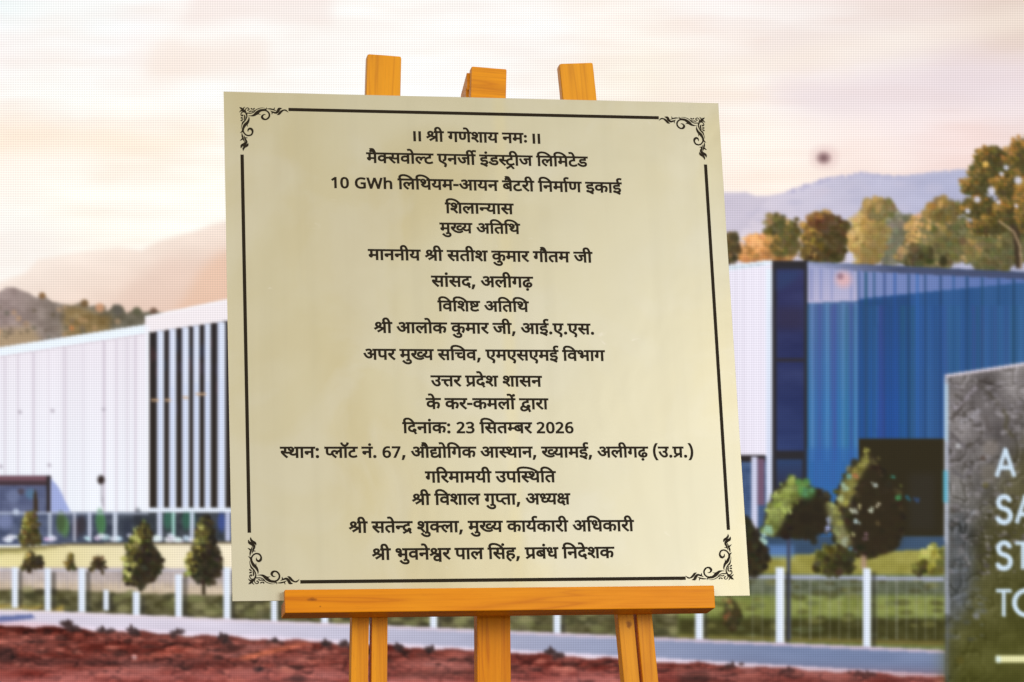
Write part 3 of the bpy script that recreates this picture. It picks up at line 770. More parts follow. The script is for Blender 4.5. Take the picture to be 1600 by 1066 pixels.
def arc(cx, cy, rx, ry, a0, a1, n=14):
    return [(cx + rx * math.cos(math.radians(a)), cy + ry * math.sin(math.radians(a))) for a in np.linspace(a0, a1, n)]
def letter(ch, x, y, h):
    """stroke letters of a geometric face; x left, y top, h height"""
    s = h / 44.0
    if ch == 'A':
        st = [[(2, 44), (16, 2), (30, 44)], [(7, 30), (25, 30)]]
    elif ch == 'S':
        st = [[(22.5, 9)] + arc(13, 11.5, 9, 9.5, -25, -180) + arc(13, 12, 9, 9, 180, 90, 5) + arc(13, 32, 10, 10.5, -80, 90) + arc(13, 33, 10.5, 9.5, 90, 165)]
    elif ch == 'T':
        st = [[(0, 3), (25, 3)], [(12.5, 3), (12.5, 44)]]
    else:
        st = [arc(22, 22, 19.5, 19.5, 0, 360, 30)]
    for p in st:
        line([(x + a * s, y + b * s) for a, b in p], 6.4, (206, 226, 244), 1.0, 0.9)
        for a, b in p[1:-1]:
            dab(x + a * s, y + b * s, 3.2, (206, 226, 244), 1.0)
for word, y in (("A", 701), ("SA", 774), ("ST", 846), ("TO", 920)):
    x = 1556.0 - (1.0 if word[0] == 'A' else 0)
    for ch in word:
        letter(ch, x, y, 44)
        x += 30 if ch == 'S' else 26.5
rect(1556, 1025, 1720, 1035.5, (230, 228, 172), soft=1.0)
rect(1556, 1026, 1563, 1034.5, (214, 232, 232), soft=1.5)

# --- one colour per LED
img = blur(np.clip(img, 0, 255), 1.5)
led = img.reshape(NY, SS, NX, SS, 3).mean(axis=(1, 3)) / 255.0
led = np.clip(led, 0, 1)
lin = np.where(led <= 0.04045, led / 12.92, ((led + 0.055) / 1.055) ** 2.4).astype(np.float32)

SCREEN_D = 5.0                     # metres from the lens to the wall
mpu = SCREEN_D / FOCAL             # metres per picture unit
LED = PITCH * mpu                  # real LED pitch, about 3 mm

def display_material():
    k = Nodes("led_display")
    att = k.new('ShaderNodeAttribute')
    att.attribute_name = "led_color"
    tc = k.new('ShaderNodeTexCoord')
    sep = k.new('ShaderNodeSeparateXYZ')
    k.link(tc.outputs['Object'], sep.inputs[0])
    wave = lambda s: k.math('COSINE', k.math('MULTIPLY', s, 2 * math.pi / LED))
    g = k.math('MULTIPLY_ADD', wave(sep.outputs['X']), LED_GAP_X, 1.0)
    g = k.math('MULTIPLY', g, k.math('MULTIPLY_ADD', wave(sep.outputs['Z']), LED_GAP_Z, 1.0))
    k.bsdf.inputs['Base Color'].default_value = (0.012, 0.012, 0.012, 1)
    k.bsdf.inputs['Roughness'].default_value = 0.7
    k.bsdf.inputs['Specular IOR Level'].default_value = 0.1
    k.link(att.outputs['Color'], k.bsdf.inputs['Emission Color'])
    k.link(g, k.bsdf.inputs['Emission Strength'])
    return k.mat
LED_GAP_X, LED_GAP_Z = 0.10, 0.13

cx_pic = U0 + NX * PITCH / 2
cy_pic = V0 + NY * PITCH / 2
wall_loc = from_cam(((cx_pic - 800) * mpu, (cy_pic - 533) * mpu, SCREEN_D))
wall_w, wall_h = NX * LED, NY * LED
base_z = wall_loc.z - wall_h / 2
screen = empty("led_screen", Matrix.Translation((wall_loc.x, wall_loc.y, 0)),
               "large LED video wall behind the easel showing factory halls, trees, hills and an evening sky", "screen")
jj, ii = np.meshgrid(np.arange(NY), np.arange(NX), indexing='ij')
vx = (ii - (NX - 1) / 2) * LED
vz = ((NY - 1) / 2 - jj) * LED
verts = np.stack([vx, np.zeros_like(vx), vz], -1).reshape(-1, 3).astype(np.float32)
a = (np.arange(NY - 1)[:, None] * NX + np.arange(NX - 1)[None, :]).reshape(-1)
faces = np.stack([a, a + NX, a + NX + 1, a + 1], -1).astype(np.int32)
me = bpy.data.meshes.new("display")
me.vertices.add(len(verts))
me.vertices.foreach_set("co", verts.reshape(-1))
me.loops.add(faces.size)
me.loops.foreach_set("vertex_index", faces.reshape(-1))
me.polygons.add(len(faces))
me.polygons.foreach_set("loop_start", np.arange(0, faces.size, 4, dtype=np.int32))
me.update(calc_edges=True)
ca = me.color_attributes.new("led_color", 'FLOAT_COLOR', 'POINT')
rgba = np.ones((NX * NY, 4), np.float32)
rgba[:, :3] = lin.reshape(-1, 3) * 1.03
ca.data.foreach_set("color", rgba.reshape(-1))
link("display", me, display_material(), screen, Matrix.Translation(wall_loc))
link("cabinet", box_mesh("cabinet", (-wall_w / 2 - 0.02, 0.004, -wall_h / 2 - 0.02), (wall_w / 2 + 0.02, 0.09, wall_h / 2 + 0.02), 0.003),
     M_CABINET, screen, Matrix.Translation(wall_loc))
link("base_stand", box_mesh("base_stand", (-wall_w / 2 - 0.02, 0.0, -base_z), (wall_w / 2 + 0.02, 0.30, -0.024), 0.004),
     M_CABINET, screen, Matrix.Translation((wall_loc.x, wall_loc.y, base_z)))

# ------------------------------------------------------------------ lettering outlines (contours as x,y; * marks a curve handle) and lines
GLYPHS = [
    '0,0 0,590 88,590 88,0',
    '243,40 195,107 447,258 389,270* 295,298* 257,314 214,286* 123,229* 76,202 28,270 69,290* 146,333* 183,354 130,392* 89,464* 89,503 89,556* 174,632* 247,632 313,632* 399,559* 399,500 399,457* 354,388* 319,361 363,344* 483,316* 537,310 537,551 461,551 461,622 722,622 722,551 618,551 618,0 537,0 537,234|168,497 168,473* 202,419* 248,393 281,415* 318,469* 318,500 318,534* 278,566* 244,566 215,566* 168,532*',
    '-185,615 -202,650* -220,714* -220,748 -220,813* -136,896* -61,896 -1,896* 79,839* 137,718* 163,622 273,622 273,551 170,551 170,0 89,0 89,551 0,551 0,622 87,622 59,726* -2,825* -57,825 -97,825* -139,776* -139,733 -139,699* -119,644* -105,615',
    '208,551 208,234 208,208* 183,178* 160,178 134,178* 79,220* 41,280* 41,308 41,331* 68,359* 102,359 127,359 127,551 0,551 0,622 578,622 578,551 474,551 474,0 393,0 393,551',
    '634,551 634,0 553,0 553,551 420,551 420,321 420,279* 403,221* 385,198 364,173* 298,146* 251,146 158,146* 114,205 97,228* 79,298* 79,352 79,551 0,551 0,622 737,622 737,551|249,217 301,217* 321,249 332,266* 339,310* 339,353 339,551 160,551 160,353 160,314* 168,268* 178,251 189,235* 222,217*',
    '-169,615 -190,694* -231,785* -281,823* -315,823 -337,823* -371,814* -385,809 -409,882 -370,896* -318,896 -264,896* -185,845* -122,722* -94,615',
    '122,189 87,189* 40,224* 40,255 40,284* 76,314* 104,314 122,314* 161,299* 191,276 241,292* 305,378* 305,443 305,499* 246,566* 199,566 168,566* 138,539* 138,516 138,501* 157,466* 214,442* 270,440 253,370 159,376* 66,459* 66,517 66,568* 137,632* 204,632 251,632* 333,589* 384,504* 384,440 384,371* 315,254* 254,221 299,182* 383,87* 414,43 350,-1 299,71* 216,164* 179,194 152,189*|591,551 591,0 510,0 510,551 421,551 421,622 695,622 695,551',
    '170,551 170,0 89,0 89,551 0,551 0,622 273,622 273,551',
    '595,622 595,551 491,551 491,0 410,0 410,179 382,161* 304,132* 253,132 163,132* 52,253* 38,353 100,366* 160,413* 160,457 160,485* 137,533* 123,551 0,551 0,622|129,301 149,252* 210,203* 259,203 309,203* 383,245* 410,274 410,551 211,551 240,499* 240,445 240,337*',
    '0,622 569,622 569,551 466,551 466,0 385,0 385,298 204,298 204,244 204,216* 176,188* 153,188 129,188* 75,230* 37,290* 37,318 37,341* 64,369* 98,369 385,369 385,551 0,551',
    '509,551 509,0 428,0 428,250 207,250 207,213 207,180* 178,151* 159,151 140,151* 98,176* 62,215* 39,259* 39,278 39,296* 66,321* 100,321 126,321 126,551 0,551 0,622 612,622 612,551|428,551 207,551 207,321 428,321',
    '78,435 78,461* 114,499* 139,499 164,499* 200,461* 200,435 200,409* 164,371* 139,371 114,371* 78,409*|78,118 78,144* 114,182* 139,182 164,182* 200,144* 200,118 200,92* 164,54* 139,54 114,54* 78,92*',
    '-179,615 -206,655* -251,692* -294,703* -320,703 -340,703* -382,691* -402,682 -428,751 -405,761* -355,773* -326,773 -281,773* -211,730* -187,692 -183,694 -203,746* -241,803* -285,827* -316,827 -340,827* -372,819* -386,813 -409,882 -370,896* -318,896 -264,896* -185,845* -122,722* -94,615',
    '618,551 452,551 452,334 474,349* 528,368* 567,368 631,368 631,297 580,297 534,297* 482,277* 452,253 452,0 371,0 371,174 347,154* 276,118* 226,118 179,118* 96,156* 46,233* 46,290 46,370* 156,464* 244,464 267,464* 324,457* 339,454 333,381 317,385* 268,391* 249,391 191,391* 127,339* 127,292 127,239* 188,188* 228,188 272,188* 341,230* 371,260 371,551 0,551 0,622 618,622',
    '587,551 587,0 506,0 506,266 477,257* 419,251* 380,251 338,251* 245,266* 212,277 192,264* 167,253 208,201* 319,91* 380,42 326,-12 270,37* 171,137* 95,225* 73,256 51,287* 40,323* 40,340 40,359* 70,393* 104,393 129,393* 166,370* 181,350 202,369* 217,428* 217,458 217,488* 208,536* 201,551 0,551 0,622 691,622 691,551|369,322 408,322* 472,330* 506,339 506,551 281,551 288,534* 298,488* 298,458 298,416* 279,354* 262,333 314,322*',
    '571,551 467,551 467,0 387,0 387,165 361,147* 286,118* 233,118 179,118* 95,160* 46,235* 46,286 46,372* 161,464* 255,464 268,464* 307,461* 344,457* 354,454 349,381 330,385* 282,391* 259,391 197,391* 127,337* 127,287 127,236* 190,188* 235,188 287,188* 362,233* 387,260 387,551 0,551 0,622 571,622',
    '170,551 170,0 89,0 89,551 0,551 0,622 273,622 273,551|90,615 69,694* 28,785* -22,823* -56,823 -78,823* -112,814* -126,809 -150,882 -111,896* -59,896 -5,896* 74,845* 137,722* 165,615',
    '0,622 515,622 515,551 0,551|537,349 517,356* 494,356 470,356* 420,332* 374,269* 356,208 279,232 291,278* 311,313 288,331* 239,353* 209,353 169,353* 126,307* 126,271 126,233* 169,164* 251,89* 309,40 255,-12 197,38* 101,129* 45,222* 45,275 45,328* 94,395* 167,426* 204,426 248,426* 321,397* 354,370 413,426* 500,426 514,426* 545,422* 556,417',
    '519,551 371,551 371,349 316,349 268,349* 204,333* 181,318 126,280* 126,215 126,167* 170,104* 241,74* 283,74 337,74* 413,99* 455,121 482,47 438,27* 339,0* 286,0 217,0* 108,52* 46,150* 46,220 46,285* 114,374* 225,420* 288,420 290,420 290,551 0,551 0,622 519,622',
    '568,551 474,551 474,380 474,329* 459,269* 441,246 404,198* 323,192 307,266 329,270* 360,281* 370,292 382,304* 393,339* 393,380 393,551 160,551 160,353 160,307* 166,249* 186,211* 226,180* 260,160 370,98 433,62* 486,-3* 486,-53 486,-93* 453,-164* 439,-184 367,-142 380,-122* 403,-77* 403,-55 403,-36* 387,-7* 339,28* 290,56 203,106 164,129* 109,178* 95,212 79,248* 79,316 79,551 0,551 0,622 568,622',
    '653,551 653,0 572,0 572,370 435,370 394,370* 378,373 414,343* 458,263* 458,218 458,172* 417,110* 350,80* 310,80 257,80* 161,141* 73,282* 31,401 102,426 148,292* 248,153* 306,153 338,153* 379,187* 379,227 379,271* 318,349* 273,377 302,441 572,441 572,551 0,551 0,622 757,622 757,551',
    '89,551 0,551 0,622 87,622 59,726* -2,825* -57,825 -97,825* -139,776* -139,733 -139,699* -119,644* -105,615 -185,615 -202,650* -220,714* -220,748 -220,813* -136,896* -61,896 -17,896* 45,865* 71,833 88,864* 154,896* 198,896 230,896* 284,883* 304,872 282,806 265,815* 227,827* 205,827 165,827* 123,782* 123,747 123,746* 123,746 134,720* 153,658* 163,622 273,622 273,551 170,551 170,0 89,0',
    '271,222 242,222* 184,208* 161,197 114,225* 50,301* 50,352 50,380* 70,420* 87,433 110,450* 172,465* 221,465 314,465 314,551 0,551 0,622 505,622 505,551 395,551 395,394 211,394 180,394* 154,388* 145,381 130,369* 130,347 130,323* 158,290* 174,277 220,294* 275,294 349,294* 447,219* 447,154 447,89* 364,14* 289,4 318,-8* 381,-30* 415,-40 382,-110 325,-84* 221,-27* 176,1 117,4* 48,33* 48,65 48,87* 75,116* 101,116 121,116* 164,95* 194,70 208,68* 219,68 289,68* 366,109* 366,153 366,186* 317,222*',
    '-185,772 -185,796* -152,830* -130,830 -107,830* -75,796* -75,772 -75,748* -107,714* -130,714 -152,714* -185,748*',
    '358,222 329,222* 271,208* 248,197 201,225* 137,301* 137,352 137,380* 157,420* 174,433 197,450* 259,465* 308,465 401,465 401,551 0,551 0,622 592,622 592,551 482,551 482,394 298,394 267,394* 241,388* 232,381 217,369* 217,347 217,323* 245,290* 261,277 307,294* 362,294 436,294* 534,219* 534,154 534,87* 436,0* 337,0 239,0* 84,88* 25,158 86,207 143,139* 262,74* 337,74 453,74* 453,152 453,187* 404,222*',
    '369,322 400,322* 450,327* 478,332 486,260 461,255* 409,251* 380,251 338,251* 245,266* 212,277 192,264* 167,253 208,201* 319,91* 380,42 326,-12 270,37* 171,137* 95,225* 73,256 51,287* 40,323* 40,340 40,359* 70,393* 104,393 129,393* 166,370* 181,350 202,369* 217,428* 217,458 217,488* 208,536* 201,551 0,551 0,622 403,622 403,551 281,551 288,534* 298,488* 298,458 298,416* 279,354* 262,333 314,322*',
    '519,551 371,551 371,349 316,349 268,349* 204,333* 181,318 126,280* 126,215 126,167* 170,104* 241,74* 283,74 337,74* 413,99* 455,121 482,47 438,27* 339,0* 286,0 217,0* 108,52* 46,150* 46,220 46,285* 114,374* 225,420* 288,420 290,420 290,551 0,551 0,622 519,622|31,-165 279,-12 319,-12 465,-192 406,-230 289,-85 78,-230',
    '89,551 0,551 0,622 86,622 48,727* -35,825* -97,825 -143,825* -192,773* -192,729 -192,696* -172,641* -159,615 -239,615 -273,679* -273,743 -273,811* -183,896* -104,896 -6,896* 116,764* 164,622 273,622 273,551 170,551 170,0 89,0',
    '89,551 0,551 0,622 80,622 68,644* 53,693* 53,724 53,803* 181,896* 290,896 404,896* 594,826* 749,699* 809,615 722,615 631,718* 424,824* 311,824 226,824* 134,765* 134,711 134,683* 153,639* 165,622 273,622 273,551 170,551 170,0 89,0',
    '0,551 0,622 693,622 693,551 589,551 589,0 508,0 508,355 502,356* 494,356 470,356* 420,332* 374,269* 356,208 279,232 291,278* 311,313 287,331* 239,353* 209,353 169,353* 126,307* 126,271 126,233* 169,164* 251,89* 309,40 255,-12 197,38* 101,129* 45,222* 45,275 45,328* 94,395* 168,426* 204,426 248,426* 321,397* 354,370 412,426* 499,426 504,426* 508,426 508,551',
    '89,551 0,551 0,622 80,622 68,644* 53,693* 53,723 53,802* 175,896* 277,896 381,896* 556,826* 700,700* 756,615 671,615 501,824* 297,824 220,824* 134,765* 134,712 134,683* 153,639* 165,622 273,622 273,551 170,551 170,0 89,0',
    '261,0 261,446 261,488* 264,589* 265,622 249,605* 226,584* 206,567 134,508 87,568 274,714 347,714 347,0',
    '275,-10 160,-10* 48,185* 48,358 48,474* 93,638* 193,725* 275,725 391,725* 504,532* 504,358 504,243* 459,78* 358,-10*|275,66 350,66* 414,210* 414,358 414,504* 350,649* 275,649 200,649* 138,504* 138,358 138,212* 200,66*',
    '403,-10 292,-10* 140,79* 61,244* 61,357 61,469* 149,633* 314,724* 431,724 491,724* 598,702* 644,682 610,604 572,621* 477,645* 426,645 298,645* 155,491* 155,357 155,272* 210,141* 328,68* 424,68 471,68* 537,78* 564,85 564,297 407,297 407,377 654,377 654,27 596,8* 478,-10*',
    '201,0 12,714 106,714 217,278 229,232* 246,146* 251,108 256,147* 276,239* 289,283 415,714 508,714 639,280 653,234* 673,143* 678,108 683,145* 701,232* 713,279 823,714 917,714 727,0 636,0 497,468 489,497* 473,555* 463,600* 461,609 460,596* 441,511* 427,465 292,0',
    '85,0 85,760 173,760 173,537 173,497* 168,462 174,462 200,503* 289,545* 341,545 439,545* 537,452* 537,349 537,0 450,0 450,343 450,472* 330,472 240,472* 173,371* 173,277 173,0',
    '553,551 553,0 472,0 472,180 443,161* 363,132* 308,132 223,132* 104,229* 83,322 178,342* 255,413* 255,467 255,517* 208,568* 171,568 146,568* 114,544* 114,521 114,470* 195,461 187,391 122,400* 46,461* 46,519 46,575* 119,632* 172,632 213,632* 288,597* 336,525* 336,469 336,395* 256,303* 182,274 205,238* 263,203* 314,203 366,203* 440,243* 472,275 472,551 390,551 390,622 656,622 656,551',
    '49,338 291,338 291,256 49,256',
    '470,218 470,148* 379,80* 312,80 226,80* 92,208* 29,356 100,382 143,276* 243,153* 305,153 343,153* 391,188* 391,227 391,264* 350,322* 318,347 291,342* 260,341 255,411 323,413* 380,457* 380,494 380,530* 333,562* 302,562 265,562* 205,542* 171,525 146,594 172,608* 249,632* 298,632 376,632* 459,554* 459,495 459,417* 392,375 403,365* 412,355 450,350* 486,350 518,350* 568,356* 594,363 594,551 521,551 521,622 1038,622 1038,551 934,551 934,0 853,0 853,551 675,551 675,0 594,0 594,290 570,284* 524,279* 498,279 481,279* 455,282 470,252*',
    '585,551 482,551 482,0 401,0 401,165 374,147* 297,118* 241,118 185,118* 96,160* 46,235* 46,286 46,372* 167,464* 265,464 279,464* 319,461* 358,457* 369,454 363,385 343,389* 293,395* 268,395 248,395* 230,392 365,224 384,238* 401,256 401,551 0,551 0,622 585,622|127,287 127,235* 194,184* 242,184 260,184* 293,190* 308,195 168,370 127,342*',
    '395,42 341,-12 282,37* 178,137* 98,225* 75,256 53,287* 40,323* 40,340 40,359* 70,393* 104,393 129,393* 166,370* 181,349 220,369* 256,429* 256,468 256,491* 246,536* 239,551 0,551 0,622 424,622 424,551 320,551 336,516* 336,458 336,403* 292,327* 216,274* 167,254 212,202* 331,91*',
    '89,551 0,551 0,622 80,622 68,644* 53,694* 53,724 53,802* 169,896* 266,896 407,896* 625,743* 704,615 620,615 467,824* 283,824 213,824* 134,765* 134,714 134,684* 153,639* 165,622 273,622 273,551 170,551 170,0 89,0',
    '-190,615 -211,650* -240,726* -240,762 -240,829* -151,896* -85,896 -53,896* 1,883* 21,872 -1,806 -18,815* -56,827* -78,827 -118,827* -160,782* -160,747 -160,714* -133,651* -108,615',
    '777,551 452,551 452,349 500,399* 569,399 634,399* 716,316* 716,239 716,193* 686,89* 651,39 579,80 604,112* 636,196* 636,237 636,284* 597,330* 562,330 508,330* 452,258 452,0 371,0 371,174 347,154* 276,118* 226,118 179,118* 96,156* 46,233* 46,290 46,370* 156,464* 244,464 267,464* 324,457* 339,454 333,381 317,385* 268,391* 249,391 191,391* 127,339* 127,292 127,239* 188,188* 228,188 272,188* 341,230* 371,260 371,551 0,551 0,622 777,622',
    '271,222 242,222* 184,208* 161,197 114,225* 50,301* 50,352 50,380* 70,420* 87,433 110,450* 172,465* 221,465 314,465 314,551 0,551 0,622 505,622 505,551 395,551 395,394 211,394 180,394* 154,388* 145,381 130,369* 130,347 130,323* 158,290* 174,277 220,294* 275,294 349,294* 447,219* 447,154 447,89* 364,14* 289,4 318,-8* 381,-30* 415,-40 382,-110 325,-84* 221,-27* 176,1 117,4* 48,33* 48,65 48,87* 75,116* 101,116 121,116* 164,95* 194,70 208,68* 219,68 289,68* 366,109* 366,153 366,186* 317,222*|293,615 272,650* 243,726* 243,762 243,829* 332,896* 398,896 430,896* 484,883* 504,872 482,806 465,815* 427,827* 405,827 365,827* 323,782* 323,747 323,714* 350,651* 375,615',
    '0,622 373,622 373,551 0,551|204,298 204,244 204,216* 176,188* 153,188 129,188* 75,230* 37,290* 37,318 37,341* 64,369* 98,369 385,369 385,298',
    '-248,-12 -194,11* -136,11 -61,11* 22,-66* 22,-129 22,-190* -71,-268* -157,-268 -254,-268* -395,-176* -455,-100 -394,-57 -355,-105* -285,-167* -206,-196* -157,-196 -51,-196* -51,-122 -51,-89* -100,-57* -131,-57 -158,-57* -201,-68* -222,-79',
    '700,74 659,49* 561,7* 488,7 380,7* 183,114* 85,239 57,274* 40,319* 40,338 40,359* 70,393* 104,393 129,393* 166,370* 181,350 202,369* 217,428* 217,458 217,510* 201,551 0,551 0,622 663,622 663,551 282,551 289,533* 298,487* 298,458 298,376* 228,280* 166,253 236,169* 391,79* 490,79 541,79* 629,107* 676,140|673,215 645,193* 567,164* 521,164 474,164* 399,203* 356,273* 356,319 356,392* 452,473* 531,473 548,473* 602,468* 616,463 610,394 595,398* 558,404* 540,404 492,404* 437,360* 437,316 437,273* 492,232* 534,232 569,232* 627,261* 648,280',
    '470,218 470,148* 379,80* 312,80 226,80* 92,208* 29,356 100,382 143,276* 243,153* 305,153 343,153* 391,188* 391,227 391,264* 350,322* 318,347 291,342* 260,341 255,411 323,413* 380,457* 380,494 380,530* 333,562* 302,562 265,562* 205,542* 171,525 146,594 172,608* 249,632* 298,632 376,632* 459,554* 459,495 459,417* 392,375 403,365* 412,355 450,350* 486,350 518,350* 568,356* 594,363 594,551 521,551 521,622 779,622 779,551 675,551 675,0 594,0 594,290 570,284* 524,279* 498,279 481,279* 455,282 470,252*',
    '481,551 481,0 400,0 400,328 291,328 230,328* 169,316* 150,299 126,280* 126,237 126,188* 200,97* 271,40 217,-12 171,28* 92,108* 45,194* 45,242 45,277* 72,333* 93,351 122,376* 204,399* 272,399 400,399 400,551 0,551 0,622 584,622 584,551',
    '170,551 170,0 89,0 89,551 0,551 0,622 273,622 273,551|80,615 53,655* 8,692* -35,703* -61,703 -81,703* -123,691* -143,682 -169,751 -146,761* -96,773* -67,773 -22,773* 48,730* 72,692 76,694 56,746* 18,803* -26,827* -57,827 -81,827* -113,819* -127,813 -150,882 -111,896* -59,896 -5,896* 74,845* 137,722* 165,615',
    '413,-58 392,-24* 354,46* 342,73 330,71* 302,68* 287,68 245,68* 160,89* 89,136* 46,215* 46,272 46,316* 77,379* 102,401 135,430* 231,456* 290,456 295,456 295,551 0,551 0,622 534,622 534,551 376,551 376,385 327,385 269,385* 198,371* 173,355 151,340* 126,294* 126,262 126,209* 205,140* 287,140 293,140* 305,140* 312,141 306,161* 306,176 306,211* 348,240* 373,240 416,240* 461,191* 461,162 461,130* 432,95* 410,86 422,62* 455,11* 480,-24',
    '46,-129 61,-70* 88,64* 95,116 192,116 199,105 186,52* 138,-74* 113,-129',
    '307,0 229,0* 112,55* 46,158* 46,231 46,301* 118,396* 236,445* 305,446 305,551 0,551 0,622 577,622 577,551 385,551 385,375 346,375 282,375* 213,358* 188,341 158,322* 126,262* 126,221 126,163* 190,89* 248,75 233,115* 233,157 233,191* 266,251* 331,288* 380,288 429,288* 492,251* 523,191* 523,157 523,87* 408,0*|306,140 306,103* 323,70 378,71* 448,116* 448,157 448,187* 413,221* 385,221 350,221* 306,178*|221,-134 221,-110* 254,-76* 276,-76 299,-76* 331,-110* 331,-134 331,-159* 299,-192* 276,-192 254,-192* 221,-159*',
    '316,0 250,0* 144,35* 82,112* 82,175 82,244* 143,286 117,309* 84,373* 84,420 84,551 0,551 0,622 599,622 599,551 495,551 495,334 430,272 376,272 316,272* 240,262* 212,248 162,225* 162,171 162,133* 204,91* 273,75* 313,75 365,75* 452,102* 491,123 518,47 477,28* 369,0*|414,356 414,551 219,551|164,438 164,391* 187,336* 214,319 270,336* 346,337 164,521',
    '72,54 72,91* 108,121* 133,121 159,121* 196,91* 196,54 196,18* 159,-14* 133,-14 108,-14* 72,18*',
    '479,551 479,0 398,0 398,191 369,172* 301,146* 254,146 214,146* 149,173* 128,194 103,221* 79,294* 79,358 79,551 0,551 0,622 583,622 583,551|398,551 160,551 160,369 160,328* 166,280* 179,251* 190,240 213,217* 263,217 303,217* 373,255* 398,280',
    '649,551 545,551 545,0 465,0 465,165 439,148* 367,118* 317,118 240,118* 141,204* 141,275 141,304* 166,355* 185,371 38,369 38,441 331,441 349,441* 385,440* 389,440 382,370 350,370 292,370* 221,321* 221,274 221,231* 279,188* 317,188 367,188* 438,231* 465,260 465,551 0,551 0,622 649,622',
    '174,632 211,632* 269,611* 291,586 309,567* 332,499* 332,437 332,321 533,321 533,551 402,551 402,622 717,622 717,551 614,551 614,0 533,0 533,250 332,250 332,213 332,180* 303,151* 283,151 264,151* 222,176* 186,215* 164,259* 164,278 164,296* 191,321* 224,321 253,321 253,426 253,473* 243,523* 232,538 212,568* 169,568 142,568* 114,542* 114,521 114,493* 161,463* 218,460 210,389 135,395* 46,456* 46,520 46,579* 122,632*',
    '0,622 563,622 563,551 453,551 485,512* 485,464 485,374* 406,328 442,296* 499,211* 499,152 499,102* 454,34* 376,0* 328,0 271,0* 168,61* 73,199* 29,313 100,338 128,260* 195,141* 274,74* 320,74 361,74* 414,111* 414,160 414,201* 369,270* 329,301 299,295* 264,294 259,364 333,366* 404,414* 404,463 404,493* 374,538* 351,551 0,551',
    '341,-12 295,28* 217,108* 170,194* 170,242 170,270* 194,315* 210,329 38,327 38,399 511,399 511,551 0,551 0,622 696,622 696,551 592,551 592,0 511,0 511,328 395,328 346,328* 293,316* 274,299 251,279* 251,237 251,188* 325,97* 395,40',
    '45,53 214,153 160,162* 128,194 103,221* 79,294* 79,358 79,551 0,551 0,622 583,622 583,551 479,551 479,0 398,0 398,193 92,-13|398,551 160,551 160,369 160,328* 166,280* 179,251* 190,240 213,217* 262,217 301,217* 373,255* 398,280',
    '170,551 170,0 89,0 89,551 0,551 0,622 273,622 273,551|90,615 69,694* 28,785* -22,823* -56,823 -78,823* -112,814* -126,809 -150,882 -111,896* -59,896 -5,896* 74,845* 137,722* 165,615|146,821 146,845* 179,879* 201,879 224,879* 257,845* 257,821 257,797* 224,763* 201,763 179,763* 146,797*',
    '227,-125 171,-125* 87,-84* 40,-13* 40,33 40,92* 106,171* 163,187 146,224* 146,272 146,316* 177,379* 202,401 236,430* 331,456* 390,456 395,456 395,551 0,551 0,622 634,622 634,551 476,551 476,385 427,385 369,385* 298,371* 273,355 227,324* 227,262 227,209* 306,140* 390,140 394,140* 404,140* 411,141 406,161* 406,176 406,211* 448,240* 473,240 516,240* 561,191* 561,162 561,130* 527,93* 501,83 585,-138 516,-166 459,-6 417,-54* 308,-125*|119,34 119,-15* 186,-56* 229,-56 273,-56* 345,-18* 404,40* 428,72 418,71* 400,70* 394,70 346,70* 247,96* 210,127 171,118* 119,70*',
    '89,551 0,551 0,622 82,622 68,647* 53,701* 53,731 53,805* 158,896* 249,896 374,896* 554,750* 621,615 540,615 479,721* 342,825* 262,825 202,825* 134,768* 134,720 134,690* 152,642* 165,622 273,622 273,551 170,551 170,0 89,0',
    '147,414 121,414* 85,446* 85,482 85,520* 121,550* 147,550 173,550* 209,520* 209,482 209,446* 173,414*|147,-14 121,-14* 85,18* 85,54 85,92* 121,122* 147,122 173,122* 209,92* 209,54 209,18* 173,-14*',
    '47,76 218,262 267,315* 336,399* 374,481* 374,530 374,587* 310,649* 259,649 213,649* 138,611* 104,582 54,640 93,675* 196,724* 260,724 354,724* 464,622* 464,533 464,478* 420,380* 343,284* 293,231 156,85 156,81 492,81 492,0 47,0',
    '229,-10 176,-10* 81,7* 40,29 40,112 83,90* 181,65* 227,65 317,65* 400,140* 400,206 400,272* 300,332* 214,332 149,332 149,406 214,406 294,406* 378,481* 378,541 378,592* 311,649* 256,649 204,649* 124,616* 88,590 43,651 80,681* 188,724* 256,724 361,724* 469,624* 469,547 469,475* 384,388* 315,376 315,373 401,363* 491,274* 491,203 491,109* 363,-10*',
    '207,321 428,321 428,250 207,250 207,213 207,180* 178,151* 159,151 140,151* 98,176* 62,215* 39,259* 39,278 39,296* 66,321* 100,321 126,321 126,551 0,551 0,622 364,622 364,551 207,551',
    '288,-10 223,-10* 117,58* 55,198* 55,305 55,367* 70,487* 110,594* 180,677* 289,724* 367,724 386,724* 435,720* 451,715 451,639 434,645* 391,651* 370,651 304,651* 219,605* 170,526* 148,422* 146,364 152,364 172,399* 244,447* 302,447 394,447* 505,334* 505,230 505,119* 388,-10*|287,65 346,65* 419,145* 419,230 419,298* 355,377* 290,377 246,377* 180,338* 144,279* 144,247 144,204* 176,120* 240,65*',
